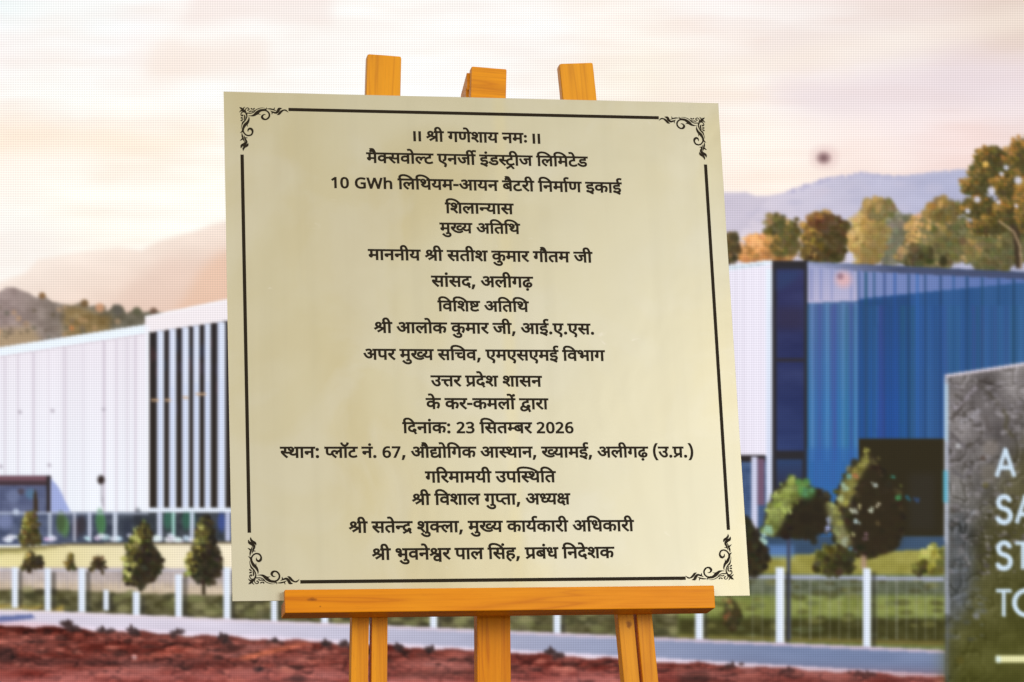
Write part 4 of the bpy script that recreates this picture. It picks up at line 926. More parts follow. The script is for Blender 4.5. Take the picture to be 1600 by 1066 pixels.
    '380,42 326,-12 270,37* 171,137* 95,225* 73,256 51,287* 40,323* 40,340 40,359* 70,393* 104,393 129,393* 166,370* 181,350 202,369* 217,428* 217,458 217,488* 208,536* 201,551 0,551 0,622 494,622 520,632* 552,632 593,632* 668,597* 716,525* 716,469 716,395* 636,303* 562,274 585,238* 643,203* 694,203 746,203* 820,243* 852,275 852,551 770,551 770,622 1036,622 1036,551 933,551 933,0 852,0 852,180 823,161* 743,132* 688,132 619,132* 513,197* 484,259 436,251* 380,251 338,251* 245,266* 212,277 192,264* 167,253 208,201* 319,91*|369,322 410,322* 479,328* 519,337 582,358* 635,422* 635,467 635,517* 588,568* 551,568 526,568* 494,544* 494,521 494,470* 575,461 567,391 502,400* 426,461* 426,519 426,536* 430,551 281,551 288,534* 298,488* 298,458 298,416* 279,354* 262,333 314,322*',
    '160,551 160,369 160,328* 166,280* 179,251* 190,240 213,217* 263,217 304,217* 375,257* 400,282 436,214 396,186* 313,146* 254,146 214,146* 149,173* 128,194 103,221* 79,294* 79,358 79,551 0,551 0,622 322,622 322,551',
    '170,551 170,0 89,0 89,551 0,551 0,622 273,622 273,551|298,863 275,763* 168,680* 91,680 19,680* -89,769* -123,863 -52,887 -26,817* 41,749* 94,749 151,749* 206,822* 222,889',
    '412,633 44,633 44,714 503,714 503,643 232,0 137,0',
    '470,218 470,148* 379,80* 312,80 226,80* 92,208* 29,356 100,382 143,276* 243,153* 305,153 343,153* 391,188* 391,227 391,264* 350,322* 318,347 291,342* 260,341 255,411 323,413* 380,457* 380,494 380,530* 333,562* 302,562 265,562* 205,542* 171,525 146,594 172,608* 249,632* 298,632 376,632* 459,554* 459,495 459,417* 392,375 403,365* 412,355 450,350* 486,350 518,350* 568,356* 594,363 594,551 521,551 521,622 1038,622 1038,551 934,551 934,0 853,0 853,551 675,551 675,0 594,0 594,290 570,284* 524,279* 498,279 481,279* 455,282 470,252*|844,615 817,655* 772,692* 729,703* 703,703 683,703* 641,691* 621,682 595,751 618,761* 668,773* 697,773 742,773* 812,730* 836,692 840,694 820,746* 782,803* 738,827* 707,827 683,827* 651,819* 637,813 614,882 653,896* 705,896 759,896* 838,845* 901,722* 929,615',
    '264,-11 179,-11* 77,69* 77,136 77,190* 108,230 80,252* 42,312* 42,352 42,380* 62,420* 79,433 102,451* 160,465* 202,465 270,465 270,551 0,551 0,622 699,622 699,551 595,551 595,-12 514,-12 514,101 491,77* 422,25* 327,-11*|514,551 351,551 351,394 203,394 172,394* 146,388* 137,381 122,369* 122,347 122,325* 146,290* 166,277 214,300* 277,300 290,300* 328,297* 363,293* 373,290 367,218 349,221* 305,227* 282,227 220,227* 158,182* 158,141 158,99* 217,59* 265,59 344,59* 462,143* 514,211',
    '213,-165 138,-62* 68,199* 68,337 68,477* 137,730* 213,832 294,832 226,726* 153,472* 153,336 153,203* 225,-56* 295,-165',
    '60,-165 128,-59* 200,197* 200,330 200,464* 129,723* 59,832 141,832 216,729* 286,467* 286,329 286,190* 216,-64* 141,-165',
    '89,551 0,551 0,622 82,622 68,649* 53,704* 53,735 53,807* 153,896* 238,896 353,896* 510,754* 571,615 491,615 438,722* 322,825* 249,825 194,825* 134,770* 134,723 134,692* 152,644* 164,622 273,622 273,551 170,551 170,0 89,0',
    '89,551 0,551 0,622 80,622 68,644* 53,692* 53,725 53,808* 222,896* 376,896 563,896* 862,822* 1094,695* 1177,615 1076,615 934,716* 599,824* 408,824 269,824* 134,770* 134,705 134,681* 152,638* 164,622 273,622 273,551 170,551 170,0 89,0',
    '482,178 445,147* 354,103* 283,103 206,103* 111,184* 111,251 111,278* 129,328* 148,348 101,366* 42,437* 42,493 42,553* 124,632* 187,632 240,632* 311,576* 311,531 311,484* 271,443 210,482 221,492* 230,515* 230,526 230,541* 210,568* 184,568 156,568* 116,524* 116,489 116,457* 147,418* 196,400* 223,397 253,405* 288,405 299,405* 326,403* 333,402 326,332 320,333* 303,333* 298,333 248,333* 191,292* 191,254 191,213* 248,173* 292,173 345,173* 419,217* 445,245',
    '623,551 623,0 542,0 542,325 511,310* 440,293* 390,293 340,293* 257,313* 225,326 178,297* 128,244* 128,208 128,188* 148,147* 200,120* 247,120 258,120* 269,121 263,139* 263,157 263,189* 303,216* 328,216 369,216* 413,164* 413,136 413,108* 388,76* 365,66 383,43* 421,2* 448,-24 390,-65 363,-34* 314,27* 298,53 286,51* 258,50* 245,50 186,50* 96,91* 46,162* 46,205 46,260* 115,333* 164,361 120,390* 74,461* 74,507 74,560* 155,632* 231,632 293,632* 382,574* 382,515 382,467* 336,401* 295,373 314,368* 357,364* 379,364 425,364* 504,385* 542,411 542,551 453,551 453,622 727,622 727,551|153,502 153,469* 195,416* 228,399 303,448* 303,506 303,530* 269,566* 229,566 195,566* 153,532*',
    '42,4 213,81 169,90* 93,135* 46,213* 46,272 46,316* 77,379* 102,401 135,430* 231,456* 290,456 295,456 295,551 0,551 0,622 534,622 534,551 376,551 376,385 327,385 269,385* 198,371* 173,355 151,340* 126,294* 126,262 126,209* 205,140* 287,140 293,140* 305,140* 312,141 306,161* 306,176 306,211* 348,240* 373,240 416,240* 461,191* 461,162 461,130* 432,95* 410,86 422,62* 455,11* 480,-24 413,-58 392,-24* 354,46* 342,73 82,-66',
    '630,551 526,551 526,0 445,0 445,150 414,130* 341,103* 283,103 206,103* 111,184* 111,251 111,278* 129,328* 148,348 101,366* 42,437* 42,493 42,553* 124,632* 187,632 240,632* 311,576* 311,531 311,484* 271,443 210,482 221,492* 230,515* 230,526 230,541* 210,568* 184,568 156,568* 116,524* 116,489 116,457* 147,418* 196,400* 223,397 253,405* 288,405 299,405* 326,403* 333,402 326,332 320,333* 303,333* 298,333 248,333* 191,292* 191,254 191,213* 248,173* 292,173 345,173* 419,216* 445,245 445,551 383,551 383,622 630,622',
    '607,551 607,-137 526,-137 526,-61 502,-75* 436,-95* 395,-95 346,-95* 269,-56* 225,14* 225,61 225,133* 324,214* 405,214 423,214* 480,209* 494,204 488,135 472,139* 433,146* 414,146 363,146* 305,101* 305,57 305,14* 363,-26* 407,-26 444,-26* 504,2* 526,21 526,248 456,253* 312,290* 257,314 214,286* 123,229* 76,202 28,270 69,290* 146,333* 183,354 130,392* 89,464* 89,503 89,556* 174,632* 247,632 313,632* 399,559* 399,500 399,457* 354,388* 319,361 402,329* 526,321 526,551 462,551 462,622 710,622 710,551|248,393 281,415* 318,469* 318,500 318,534* 278,566* 244,566 215,566* 168,532* 168,497 168,473* 202,419*',
    '89,551 0,551 0,622 80,622 68,644* 53,693* 53,724 53,803* 181,896* 290,896 404,896* 594,826* 749,699* 809,615 722,615 631,718* 424,824* 311,824 226,824* 134,765* 134,711 134,683* 153,639* 165,622 273,622 273,551 170,551 170,0 89,0|745,816 745,840* 778,874* 800,874 823,874* 855,840* 855,816 855,792* 823,758* 800,758 778,758* 745,792*',
    '321,69 357,80* 403,116* 403,148 403,186* 345,229* 280,229 211,229* 138,172* 138,124 138,93* 161,35* 232,-36* 302,-89 248,-142 157,-71* 58,53* 58,130 58,168* 89,227* 115,248 96,266* 69,318* 69,352 69,380* 89,420* 106,433 129,450* 188,465* 229,465 361,465 361,551 0,551 0,622 546,622 546,551 442,551 442,394 230,394 199,394* 173,388* 164,381 149,369* 149,347 149,327* 169,296* 183,284 230,300* 284,300 353,300* 440,258* 481,191* 481,153 481,95* 413,19* 348,2',
]
LATIN_IDS = [31, 32, 33, 34, 35, 66, 67, 69, 73]
TEXT_LINES = [
    (0.37256, 0.62828, 0.09401, 10, 7092, '0:10:0 0:298:0 1:700:0 2:1407:0 3:1926:0 4:2489:0 5:3212:0 6:3212:0 7:3892:0 8:4151:0 9:4991:0 10:5546:0 11:6144:0 0:6716:0 0:7004:0'),
    (0.27731, 0.72337, 0.14051, 0, 12437, '10:0:0 12:598:0 13:598:0 14:1201:0 15:1877:0 16:2433:0 17:2692:0 18:3192:0 19:3956:0 9:4509:0 20:5064:0 21:5806:0 22:6325:0 23:6809:0 24:6816:0 25:7393:0 26:7782:0 27:8286:0 20:8545:0 28:9547:0 29:9806:0 30:10484:0 10:10743:0 18:11341:0 5:11801:0 24:11845:0'),
    (0.20728, 0.79018, 0.19328, 87, 16151, '31:0:0 32:523:0 33:1307:0 34:1991:0 35:2860:0 28:3703:0 29:3962:0 28:4640:0 36:4899:0 8:5541:0 10:6121:0 37:6719:0 38:7059:0 8:8082:0 9:8662:0 39:9477:0 12:10048:0 18:10048:0 40:10552:0 2:10961:0 41:11480:0 9:11739:0 10:12294:0 7:12892:0 42:13151:0 4:13151:0 22:14134:0 43:14625:0 7:15387:0 44:15646:0'),
    (0.43036, 0.56854, 0.24091, 0, 3764, '28:0:0 6:259:0 29:939:0 7:1617:0 45:1876:0 8:2234:0 7:2814:0 14:3073:0'),
    (0.41825, 0.57981, 0.28117, 0, 4594, '10:0:0 46:598:0 47:598:0 8:1246:0 48:2086:0 41:2850:0 49:3109:0 28:3679:0 36:3938:0'),
    (0.27486, 0.72304, 0.33772, 0, 12290, '10:0:0 7:598:0 9:857:0 9:1412:0 2:1967:0 8:2226:0 1:3066:0 2:3773:0 14:4292:0 49:4968:0 2:5538:0 6:5797:0 43:6737:0 46:7278:0 10:7499:0 7:8097:0 40:8356:0 3:9025:0 50:9588:0 49:9847:0 10:10417:0 20:11275:0 2:12017:0'),
    (0.39766, 0.60091, 0.38999, 0, 5500, '14:0:0 7:676:0 23:935:0 14:935:0 51:1611:0 52:2131:0 48:2659:0 29:3423:0 2:4101:0 3:4360:0 53:4923:0'),
    (0.40838, 0.59024, 0.43921, 0, 5106, '41:0:0 15:259:0 28:815:0 6:1074:0 54:1754:0 48:2598:0 41:3362:0 49:3621:0 28:4191:0 36:4450:0'),
    (0.28234, 0.71803, 0.48353, 28, 12053, '1:0:0 2:707:0 38:1226:0 29:2249:0 16:2927:0 43:3186:0 43:4208:0 46:4749:0 10:4970:0 7:5568:0 40:5827:0 20:6496:0 2:7238:0 52:7497:0 38:8025:0 44:9048:0 55:9539:0 19:9807:0 55:10360:0 19:10628:0 14:11181:0 55:11857:0'),
    (0.2602, 0.73777, 0.53667, 29, 13377, '48:0:0 56:764:0 40:1332:0 10:2001:0 46:2599:0 47:2599:0 8:3247:0 14:4087:0 28:4763:0 57:5022:0 15:5656:0 52:6212:0 19:6740:0 10:7293:0 19:7891:0 14:8444:0 19:9120:0 10:9673:0 44:10271:0 41:11022:0 15:11281:0 58:11837:0 7:12540:0 3:12799:0'),
    (0.38955, 0.60951, 0.58863, 0, 6110, '59:0:0 60:548:0 40:1229:0 61:1898:0 51:2466:0 5:2931:0 6:2986:0 6:3926:0 7:4606:0 14:4865:0 9:5541:0'),
    (0.37846, 0.62011, 0.63354, 0, 6651, '43:0:0 5:541:0 43:1022:0 40:1784:0 37:2193:0 43:2533:0 10:3295:0 29:3893:0 62:4571:0 63:5090:0 7:5710:0 40:5969:0 7:6378:0'),
    (0.33119, 0.66873, 0.68084, 0, 9386, '64:0:0 51:259:0 9:779:0 7:1334:0 23:1593:0 43:1593:0 65:2355:0 66:2909:0 67:3432:0 28:4216:0 14:4475:0 49:5151:0 68:5721:0 39:6071:0 40:6642:0 66:7311:0 32:7834:0 66:8358:0 69:8881:0'),
    (0.09477, 0.90417, 0.72862, 0, 22737, '70:0:0 7:1022:0 9:1281:0 65:1836:0 71:2390:0 29:2698:0 72:3376:0 18:3635:0 9:4399:0 23:4954:0 55:4954:0 69:5482:0 73:6005:0 52:6529:0 74:7057:0 75:8080:0 16:8764:0 41:9023:0 3:9282:0 43:9845:0 38:10867:0 70:11890:0 7:12912:0 9:13171:0 52:13726:0 47:14254:0 8:14902:0 7:15482:0 10:15741:0 44:16339:0 52:16830:0 48:17358:0 29:18122:0 2:18800:0 3:19059:0 53:19622:0 76:20445:0 59:20799:0 55:21347:0 61:21615:0 55:22183:0 77:22451:0'),
    (0.37189, 0.62814, 0.77706, 0, 7025, '3:0:0 78:563:0 40:822:0 10:1231:0 7:1829:0 10:2088:0 8:2686:0 2:3266:0 59:3785:0 56:4333:0 79:4901:0 70:5160:0 41:6182:0 49:6441:0'),
    (0.34532, 0.65465, 0.82026, 28, 8579, '1:0:0 2:707:0 41:1226:0 15:1485:0 6:2041:0 7:2721:0 29:2980:0 3:3918:0 46:4481:0 71:4481:0 49:4789:0 7:5359:0 52:5618:0 48:6146:0 80:6910:0 8:7272:0 81:7852:0'),
    (0.22245, 0.77788, 0.87309, 28, 15335, '1:0:0 2:707:0 14:1226:0 49:1902:0 5:2472:0 45:2472:0 82:2830:0 6:3610:0 46:4290:0 13:4290:0 29:4893:0 7:5571:0 52:5830:0 10:6358:0 46:6956:0 47:6956:0 8:7604:0 43:8444:0 7:9206:0 8:9465:0 42:10045:0 43:10045:0 7:10807:0 40:11066:0 2:11475:0 48:11994:0 30:12758:0 83:13017:0 43:13632:0 7:14394:0 40:14653:0 2:15062:0'),
    (0.26512, 0.73609, 0.925, 28, 12969, '1:0:0 2:707:0 58:1226:0 46:1929:0 15:1929:0 9:2485:0 5:3040:0 84:3040:0 40:3736:0 56:4405:0 7:4973:0 29:5232:0 85:6170:0 14:6429:0 86:7105:0 52:7636:0 61:8164:0 39:8732:0 23:9303:0 83:9303:0 41:10178:0 9:10437:0 51:10992:0 5:11457:0 6:11512:0 43:12192:0'),
]
CORNER_STROKES = [
    [(470, 482, 4), (534, 486, 19), (591, 468, 39), (648, 418, 53), (715, 372, 41), (781, 360, 35), (827, 341, 19), (837, 306, 4)],
    [(629, 452, 29), (676, 445, 17), (719, 460, 3)],
    [(781, 366, 23), (837, 379, 25), (881, 425, 27), (886, 486, 27), (851, 536, 27), (805, 555, 25), (763, 540, 37), (742, 505, 37), (760, 469, 25), (793, 453, 14), (817, 462, 4)],
    [(450, 432, 17), (526, 433, 17), (582, 409, 15), (630, 359, 14), (688, 331, 12), (754, 317, 8), (815, 326, 3)],
    [(418, 403, 23), (417, 364, 15), (448, 327, 14), (482, 333, 17), (489, 359, 19), (466, 375, 17), (452, 363, 8)],
    [(526, 332, 19), (546, 346, 21), (557, 356, 10)],
    [(601, 330, 19), (579, 347, 21), (560, 356, 10)],
    [(525, 384, 17), (507, 398, 19), (479, 403, 6)],
    [(525, 382, 10), (555, 393, 17), (607, 370, 6)],
    [(843, 335, 6), (904, 336, 21), (970, 351, 19), (1026, 376, 5)],
    [(965, 351, 21), (985, 334, 17), (992, 302, 4)],
    [(903, 373, 4), (959, 400, 23), (1016, 414, 33), (1054, 383, 41), (1083, 333, 43), (1140, 318, 4)],
    [(945, 396, 27), (937, 450, 5)],
    [(1035, 455, 4), (1076, 436, 33), (1120, 387, 35), (1168, 356, 21), (1215, 360, 23), (1261, 400, 4)],
    [(483, 501, 4), (486, 554, 23), (456, 624, 41), (408, 674, 46), (370, 744, 35), (357, 803, 31), (308, 841, 4)],
    [(447, 629, 31), (450, 673, 15), (453, 714, 3)],
    [(362, 773, 19), (377, 827, 23), (416, 875, 23), (470, 892, 23), (525, 873, 25), (552, 818, 27), (540, 771, 37), (506, 748, 33), (472, 766, 27), (460, 799, 12), (466, 818, 3)],
    [(427, 423, 29), (445, 496, 19), (415, 576, 19), (367, 626, 25), (343, 685, 12), (328, 759, 3)],
    [(413, 410, 23), (366, 411, 17), (334, 445, 15), (337, 481, 19), (367, 488, 19), (365, 459, 8)],
    [(399, 470, 12), (404, 517, 23), (391, 578, 8)],
    [(325, 530, 23), (353, 536, 23), (372, 529, 6)],
    [(325, 595, 23), (349, 579, 21), (373, 557, 6)],
    [(342, 842, 4), (348, 901, 25), (366, 960, 23), (391, 1030, 5)],
    [(361, 950, 23), (333, 978, 19), (303, 998, 4)],
    [(381, 891, 4), (403, 959, 25), (425, 1027, 37), (382, 1072, 45), (335, 1102, 39), (317, 1154, 5)],
    [(403, 941, 21), (452, 940, 4)],
    [(461, 1048, 5), (443, 1090, 35), (391, 1125, 35), (364, 1165, 27), (363, 1206, 3)],
    [(427, 418, 33), (376, 375, 33), (328, 329, 29)],
    [(372, 375, 33), (382, 335, 17), (411, 307, 5)],
    [(376, 375, 33), (329, 390, 19), (304, 419, 5)],
    [(308, 318, 14), (339, 341, 19)],
    [(443, 432, 29), (436, 457, 17)],
]
# ------------------------------------------------------------------ the plaque: place and tilt
PW, PH, PT = 0.600, 0.600 * 1.00745, 0.0015       # width, height, sheet thickness
AX = Vector((0.98173, 0.00677, 0.19015)).normalized()      # along its width, camera axes
AY = Vector((0.04232, 0.96657, -0.25290))
AY = (AY - AX * AX.dot(AY)).normalized()                    # down its height
TL = Vector((-0.564246, -0.488112, 5.521869)) * PW
wx = Vector((AX[0], AX[2], -AX[1]))
wz = -Vector((AY[0], AY[2], -AY[1]))
wy = wz.cross(wx)                                           # into the sheet, away from the viewer
foot = from_cam(TL + AX * PW / 2 + AY * PH)                 # middle of the lower edge
PM = Matrix(((wx.x, wy.x, wz.x, foot.x), (wx.y, wy.y, wz.y, foot.y), (wx.z, wy.z, wz.z, foot.z), (0, 0, 0, 1)))

plaque = empty("plaque", PM, "square golden metal foundation plaque with brown Hindi lettering standing on the wooden easel", "plaque")
link("sheet", box_mesh("sheet", (-PW / 2, 0, 0), (PW / 2, PT, PH), 0.0002), M_PLATE, plaque, PM)

def puv(u, v, d=0.0):
    return ((u - 0.5) * PW, d, (1 - v) * PH)

# --- printed lettering
def flatten(contour, n=4):
    """TrueType quadratic contour -> polygon"""
    pts = []
    m = len(contour)
    full = []
    for i in range(m):
        x, y, on = contour[i]
        xn, yn, onn = contour[(i + 1) % m]
        full.append((x, y, on))
        if not on and not onn:
            full.append(((x + xn) / 2, (y + yn) / 2, 1))
    while not full[0][2]:
        full = full[1:] + full[:1]
    m = len(full)
    i = 0
    while i < m:
        x, y, on = full[i]
        nx, ny, non = full[(i + 1) % m]
        if non:
            pts.append((x, y))
            i += 1
        else:
            ex, ey, _ = full[(i + 2) % m]
            for t in range(n):
                t /= n
                pts.append(((1 - t) ** 2 * x + 2 * t * (1 - t) * nx + t * t * ex, (1 - t) ** 2 * y + 2 * t * (1 - t) * ny + t * t * ey))
            i += 2
    out = []
    for p in pts:
        if not out or abs(p[0] - out[-1][0]) + abs(p[1] - out[-1][1]) > 0.5:
            out.append(p)
    if len(out) > 1 and abs(out[0][0] - out[-1][0]) + abs(out[0][1] - out[-1][1]) < 0.5:
        out.pop()
    return out

def embolden(c, d):
    """move every edge outwards; TrueType outlines keep the ink on their right"""
    n = len(c)
    out = []
    for i in range(n):
        (x0, y0), (x1, y1), (x2, y2) = c[i - 1], c[i], c[(i + 1) % n]
        ax, ay, bx, by = x1 - x0, y1 - y0, x2 - x1, y2 - y1
        la, lb = math.hypot(ax, ay), math.hypot(bx, by)
        n1 = (-ay / la, ax / la)
        n2 = (-by / lb, bx / lb)
        sx, sy = n1[0] + n2[0], n1[1] + n2[1]
        q = max(0.45, (sx * sx + sy * sy) / 2)
        out.append((x1 + sx / q * d, y1 + sy / q * d))
    return out

BOLD = 29.0
def fill(loops):
    """non-zero fill of crossing outlines, cut into trapezoids"""
    edges = []
    for c in loops:
        for i in range(len(c)):
            (xa, ya), (xb, yb) = c[i - 1], c[i]
            if abs(ya - yb) > 1e-6:
                edges.append((xa, ya, xb, yb, 1) if ya < yb else (xb, yb, xa, ya, -1))
    ys = {round(p[1], 3) for c in loops for p in c}
    for i, (ax, ay, bx, by, _) in enumerate(edges):
        for (cx, cy, dx, dy, _) in edges[:i]:
            if by <= cy or dy <= ay or max(ax, bx) < min(cx, dx) or max(cx, dx) < min(ax, bx):
                continue
            m, q = (bx - ax) / (by - ay), (dx - cx) / (dy - cy)
            if abs(m - q) > 1e-9:
                y = (cx - ax + m * ay - q * cy) / (m - q)
                if max(ay, cy) < y < min(by, dy):
                    ys.add(round(y, 3))
    ys = sorted(ys)
    pts, quads = [], []
    for y0, y1 in zip(ys[:-1], ys[1:]):
        if y1 - y0 < 0.02:
            continue
        ym = (y0 + y1) / 2
        act = []
        for (xa, ya, xb, yb, w) in edges:
            if ya <= ym < yb:
                k = (xb - xa) / (yb - ya)
                act.append((xa + k * (ym - ya), xa + k * (y0 - ya), xa + k * (y1 - ya), w))
        act.sort()
        wind, start = 0, None
        for e in act:
            was = wind
            wind += e[3]
            if was == 0 and wind != 0:
                start = e
            elif was != 0 and wind == 0:
                o = len(pts)
                pts += [(start[1], y0), (e[1], y0), (e[2], y1), (start[2], y1)]
                quads.append((o, o + 1, o + 2, o + 3))
    return pts, quads

LATIN = {i for i, g in enumerate(GLYPHS) if i in LATIN_IDS}
GLYPH_TRIS = []
for gi, g in enumerate(GLYPHS):
    cons = []
    for part in g.split('|'):
        cons.append([(int(p.split(',')[0]), int(p.split(',')[1].rstrip('*')), 0 if p.endswith('*') else 1) for p in part.split()])
    kx, ky, d = (0.92, 0.90, 29.0) if gi in LATIN else (1.0, 1.0, BOLD)
    cons = [[(x * kx, y * ky) for x, y in flatten(c)] for c in cons]
    loops = [embolden(c, d) for c in cons]
    loops = [[(x, (y + d) * 630 / (630 + 2 * d)) for x, y in c] for c in loops]
    GLYPH_TRIS.append(fill(loops))

def face_up(vs, f):
    """wind a triangle so that it faces the viewer (local -y)"""
    a, b, c = (vs[i] for i in f[:3])
    s = (b[0] - a[0]) * (c[2] - a[2]) - (b[2] - a[2]) * (c[0] - a[0])
    return tuple(f) if s > 0 else tuple(f[::-1])

for (u0, u1, v0, lo, hi, items) in TEXT_LINES:
    sc = (u1 - u0) / (hi - lo + 2 * BOLD)
    vs, fs = [], []
    for n, it in enumerate(items.split()):
        gi, gx, gy = (int(q) for q in it.split(':'))
        pts, tris = GLYPH_TRIS[gi]
        o = len(vs)
        d = -0.00012 - 0.00003 * (n % 3)
        for x, y in pts:
            vs.append(puv(u0 + (gx + x - lo + BOLD) * sc, v0 - (gy + y) * sc * PW / PH, d))
        fs += [tuple(o + i for i in t) for t in tris]
    fs = [face_up(vs, f) for f in fs]
    link("text_line", mesh_from("text_line", vs, fs), M_INK, plaque, PM)

# --- border bars
BAR = 0.0033
def bar(ua, va, ub, vb):
    a, b = puv(ua, va), puv(ub, vb)
    lo = (min(a[0], b[0]), -0.00015, min(a[2], b[2]))
    hi = (max(a[0], b[0]), -0.00001, max(a[2], b[2]))
    link("border_bar", box_mesh("border_bar", lo, hi), M_INK, plaque, PM)
h = BAR
bar(0.1265, 0.0339 - h, 0.8742, 0.0339 + h)
bar(0.1278, 0.9649 - h, 0.8740, 0.9649 + h)
bar(0.0338 - h, 0.1282, 0.0338 + h, 0.8713)
bar(0.9652 - h, 0.1302, 0.9652 + h, 0.8714)

# --- scrollwork corners
def smooth_path(p, n=6):
    out = []
    for i in range(len(p) - 1):
        p0, p1, p2, p3 = p[max(i - 1, 0)], p[i], p[i + 1], p[min(i + 2, len(p) - 1)]
        for t in range(n):
            t /= n
            out.append(tuple(0.5 * ((2 * b) + (-a + c) * t + (2 * a - 5 * b + 4 * c - d) * t * t + (-a + 3 * b - 3 * c + d) * t ** 3)
                             for a, b, c, d in zip(p0, p1, p2, p3)))
    out.append(p[-1])
    return out

def corner(fu, fv):
    vs, fs = [], []
    for n, st in enumerate(CORNER_STROKES):
        path = smooth_path(st)
        d = -0.00012 - 0.000015 * n
        o = len(vs)
        for i, (u, v, w) in enumerate(path):
            a, b = path[max(i - 1, 0)], path[min(i + 1, len(path) - 1)]
            dx, dy = b[0] - a[0], b[1] - a[1]
            l = math.hypot(dx, dy) or 1
            w = max(w * 1.24, 2.5) * 0.5
            for s in (1, -1):
                uu, vv = (u - dy / l * w * s) / 1e4, (v + dx / l * w * s) / 1e4
                vs.append(puv(1 - uu if fu else uu, 1 - vv if fv else vv, d))
        for i in range(len(path) - 1):
            q = (o + 2 * i, o + 2 * i + 1, o + 2 * i + 3, o + 2 * i + 2)
            fs += [(q[0], q[1], q[2]), (q[0], q[2], q[3])]
    fs = [face_up(vs, f) for f in fs]
    link("corner_ornament", mesh_from("corner_ornament", vs, fs), M_INK, plaque, PM)
for fu in (0, 1):
    for fv in (0, 1):
        corner(fu, fv)

# ------------------------------------------------------------------ the easel
# the front legs lie in one leaning plane: it touches the sheet's back at the top and stands 28 mm behind it at the shelf
def plane_local(x, s, extra=0.0):
    """x across, s up the leg plane from the plaque's foot; extra = depth behind the plane"""
    tilt = math.atan2(0.028 - PT - 0.0005, PH)
    y = 0.028 - math.sin(tilt) * s + math.cos(tilt) * extra
    z = math.cos(tilt) * s + math.sin(tilt) * extra
    return PM @ Vector((x, y, z))
O_ = plane_local(0, 0)
EX = (plane_local(1, 0) - O_).normalized()
EZ = (plane_local(0, 1) - O_).normalized()
EN = EZ.cross(EX).normalized()                     # away from the viewer
CAM = Vector((0, 0, CAM_H))

def on_plane(px, py, extra=0.0):
    """where the sight line of a photo point meets the leg plane (or a plane parallel to it)"""
    r = from_cam(((px - 800) / FOCAL, (py - 533) / FOCAL, 1.0)) - CAM
    p = O_ + EN * extra
    return CAM + r * ((p - CAM).dot(EN) / r.dot(EN))

def beam(name, a, b, width, thick, mat, parent, normal=None, bevel=0.0015, profile=None):
    """a timber from a to b; a and b lie in the middle of its front face"""
    n = (normal or EN)
    zz = (b - a).normalized()
    xx = n.cross(zz).normalized()
    if xx.dot(EX) < 0 and abs(zz.dot(EX)) < 0.7:
        xx = -xx
    yy = zz.cross(xx).normalized()
    m = Matrix(((xx.x, yy.x, zz.x, a.x), (xx.y, yy.y, zz.y, a.y), (xx.z, yy.z, zz.z, a.z), (0, 0, 0, 1)))
    L = (b - a).length
    front = 1 if yy.dot(n) > 0 else -1
    lo, hi = (0, thick) if front > 0 else (-thick, 0)
    return link(name, box_mesh(name, (-width / 2, lo, 0), (width / 2, hi, L), bevel), mat, parent, m)

def to_floor(a, b, z=0.0):
    """extend the line a -> b to height z"""
    return a + (b - a) * ((z - a.z) / (b.z - a.z))

easel = empty("easel", Matrix.Translation((O_.x, O_.y, 0)),
              "honey-varnished wooden display easel with a ledge holding the golden plaque", "easel")
W1 = wood_material("pine_leg_left", 1, 0.94, gold=0.75, grain=0.7)
W2 = wood_material("pine_leg_right", 2.6, 0.95, gold=0.8, grain=0.7)
W3 = wood_material("pine_mast", 4.1, 0.90, gold=0.12)
W4 = wood_material("pine_ledge", 5.7, 0.95, gold=0.12, grain=0.8, knots=((0.001, 0, -0.212, 0.0028, 0.4), (0.009, 0, -0.203, 0.0014, 1.0)))
W5 = wood_material("pine_rail_left", 7.3, 0.98, gold=0.5, grain=1.3)
W6 = wood_material("pine_rail_right", 8.9, 0.96, gold=0.6, grain=1.3)
W7 = wood_material("pine_block", 10.2, 0.96, gold=0.5, grain=1.3)

def front_leg(top, low_a, low_b, w_top, rails, mat_top, mat_rail, knot=False):
    """wide upper slat, and two narrow rails side by side below it"""
    ta, tb = on_plane(*top), on_plane(*low_a)
    mid = ta + (tb - ta) * 0.62
    leg = beam("front_leg", mid, ta, w_top, 0.018, mat_top, easel, bevel=0.003)
    for (xa, xb, w) in rails:
        p, q = on_plane(xa, low_a[1], 0.0), on_plane(xb, low_b[1], 0.0)
        up = p + (p - q).normalized() * 0.20
        down = to_floor(p, q)
        m = mat_rail
        if knot and (xa, xb, w) == rails[0]:
            m = wood_material("pine_rail_knotty", 8.2, 0.96, gold=0.7, grain=1.2, knots=((0.003, 0, (p - down).length - 0.008, 0.0042, 0.7),))
        beam("rail", down, up, w, 0.020, m, leg, bevel=0.0012)
    return leg
PX = 3.34 / FOCAL                                  # metres per photo pixel at the easel
front_leg((601, 85.5), (576.5, 965), (575.5, 1066), 54.5 * PX, ((563.5, 561.8, 26.0 * PX), (593.6, 592.8, 24.0 * PX)), W1, W5)
front_leg((900.5, 98), (991.0, 965), (1000.0, 1066), 55.5 * PX, ((978.0, 987.6, 24.5 * PX), (1007.3, 1017.0, 24.0 * PX)), W2, W6, True)

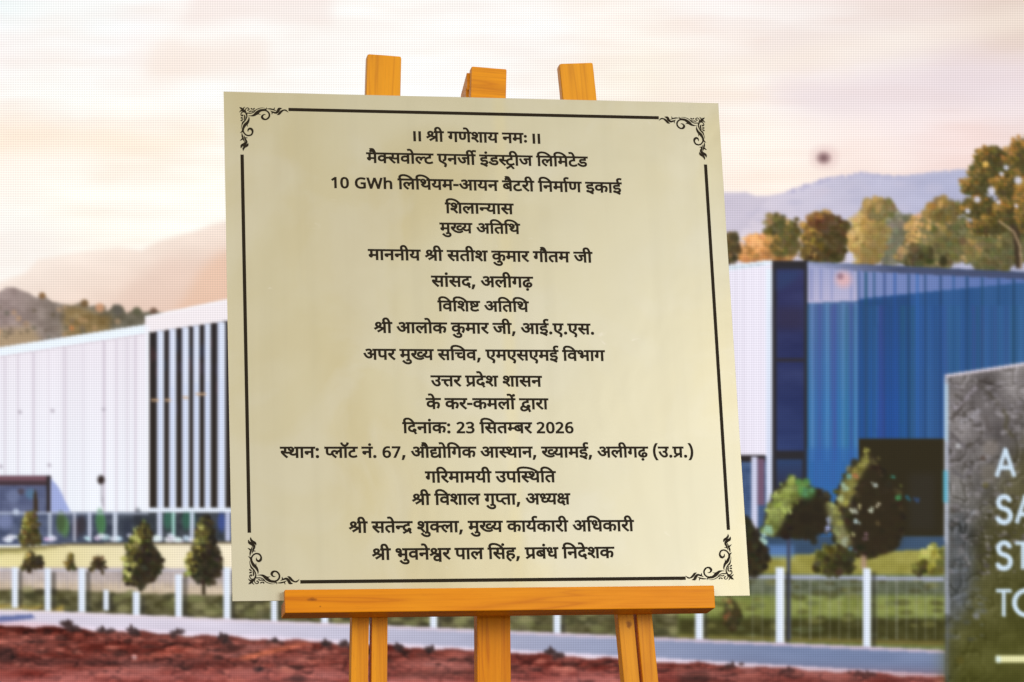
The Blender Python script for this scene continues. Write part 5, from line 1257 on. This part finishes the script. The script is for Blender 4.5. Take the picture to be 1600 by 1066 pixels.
# mast behind the legs, with the hinge block at its top and the rear leg
ma, mb = on_plane(779.0, 965, 0.022), on_plane(779.0, 1066, 0.022)
m_top = on_plane(765, 150, 0.022)
mast_up = ma + (m_top - ma) * 0.97
mast = beam("mast", to_floor(ma, mb, 0.12), mast_up, 52 * PX, 0.022, W3, easel)
blk_a, blk_b = on_plane(764.5, 157.0, 0.012), on_plane(763.2, 105.5, 0.012)
blk_mid = (blk_a + blk_b) / 2
tip = (EX * math.cos(0.06) - EZ * math.sin(0.06)) * 28.5 * PX          # the block sits a little crooked
beam("hinge_block", blk_mid - tip, blk_mid + tip, (blk_b - blk_a).length, 0.016, W7, easel, bevel=0.002)
# cheek on the block's left side: slanted top, notched at the bottom, running back to the rear leg
ck = [(0.0165, 0.0185), (0.0165, -0.003), (0.026, 0.004), (0.026, -0.018), (0.062, -0.018), (0.062, 0.004)]
CM = Matrix(((EZ.x, EN.x, EX.x, 0), (EZ.y, EN.y, EX.y, 0), (EZ.z, EN.z, EX.z, 0), (0, 0, 0, 1)))
CM.translation = on_plane(763.8, 126.5, 0.0) - EX * 28.5 * PX
link("hinge_cheek", prism_mesh("hinge_cheek", [(z, d + 0.0115) for d, z in ck], 0.0, 0.012, 0.0008), W7, easel, CM)
rear_top = on_plane(764, 130, 0.070)
rear_foot = Vector((rear_top.x + 0.01, rear_top.y + 0.80, 0.0))
rear = beam("rear_leg", rear_foot, rear_top, 40 * PX, 0.022, W7, easel)
for yy_ in (300, 720):
    c0, c1 = on_plane(590, yy_, 0.019), on_plane(930 if yy_ < 500 else 975, yy_, 0.019)
    beam("crossbar", c0, c1, 0.030, 0.0025, W7, easel)

# ledge: L-shaped timber, lip in front of the sheet, shelf under it
lip_back = -0.0012
lip_t, shelf_t = 0.011, 0.016
lip_up = 0.0104
depth_back = 0.0275
prof = [(lip_back - lip_t, lip_up), (lip_back, lip_up), (lip_back, -0.0006), (depth_back, -0.0006), (depth_back, -shelf_t), (lip_back - lip_t, -shelf_t)]
xl, xr = LEDGE_L, LEDGE_R = -0.2425, 0.2545
# local axes of the ledge part: z along its length, x up, y depth
LM = PM @ Matrix(((0, 0, 1, 0), (0, 1, 0, 0), (-1, 0, 0, 0), (0, 0, 0, 1)))
link("ledge", prism_mesh("ledge", [(-z, y) for y, z in prof], xl, xr, 0.0012), W4, easel, LM)
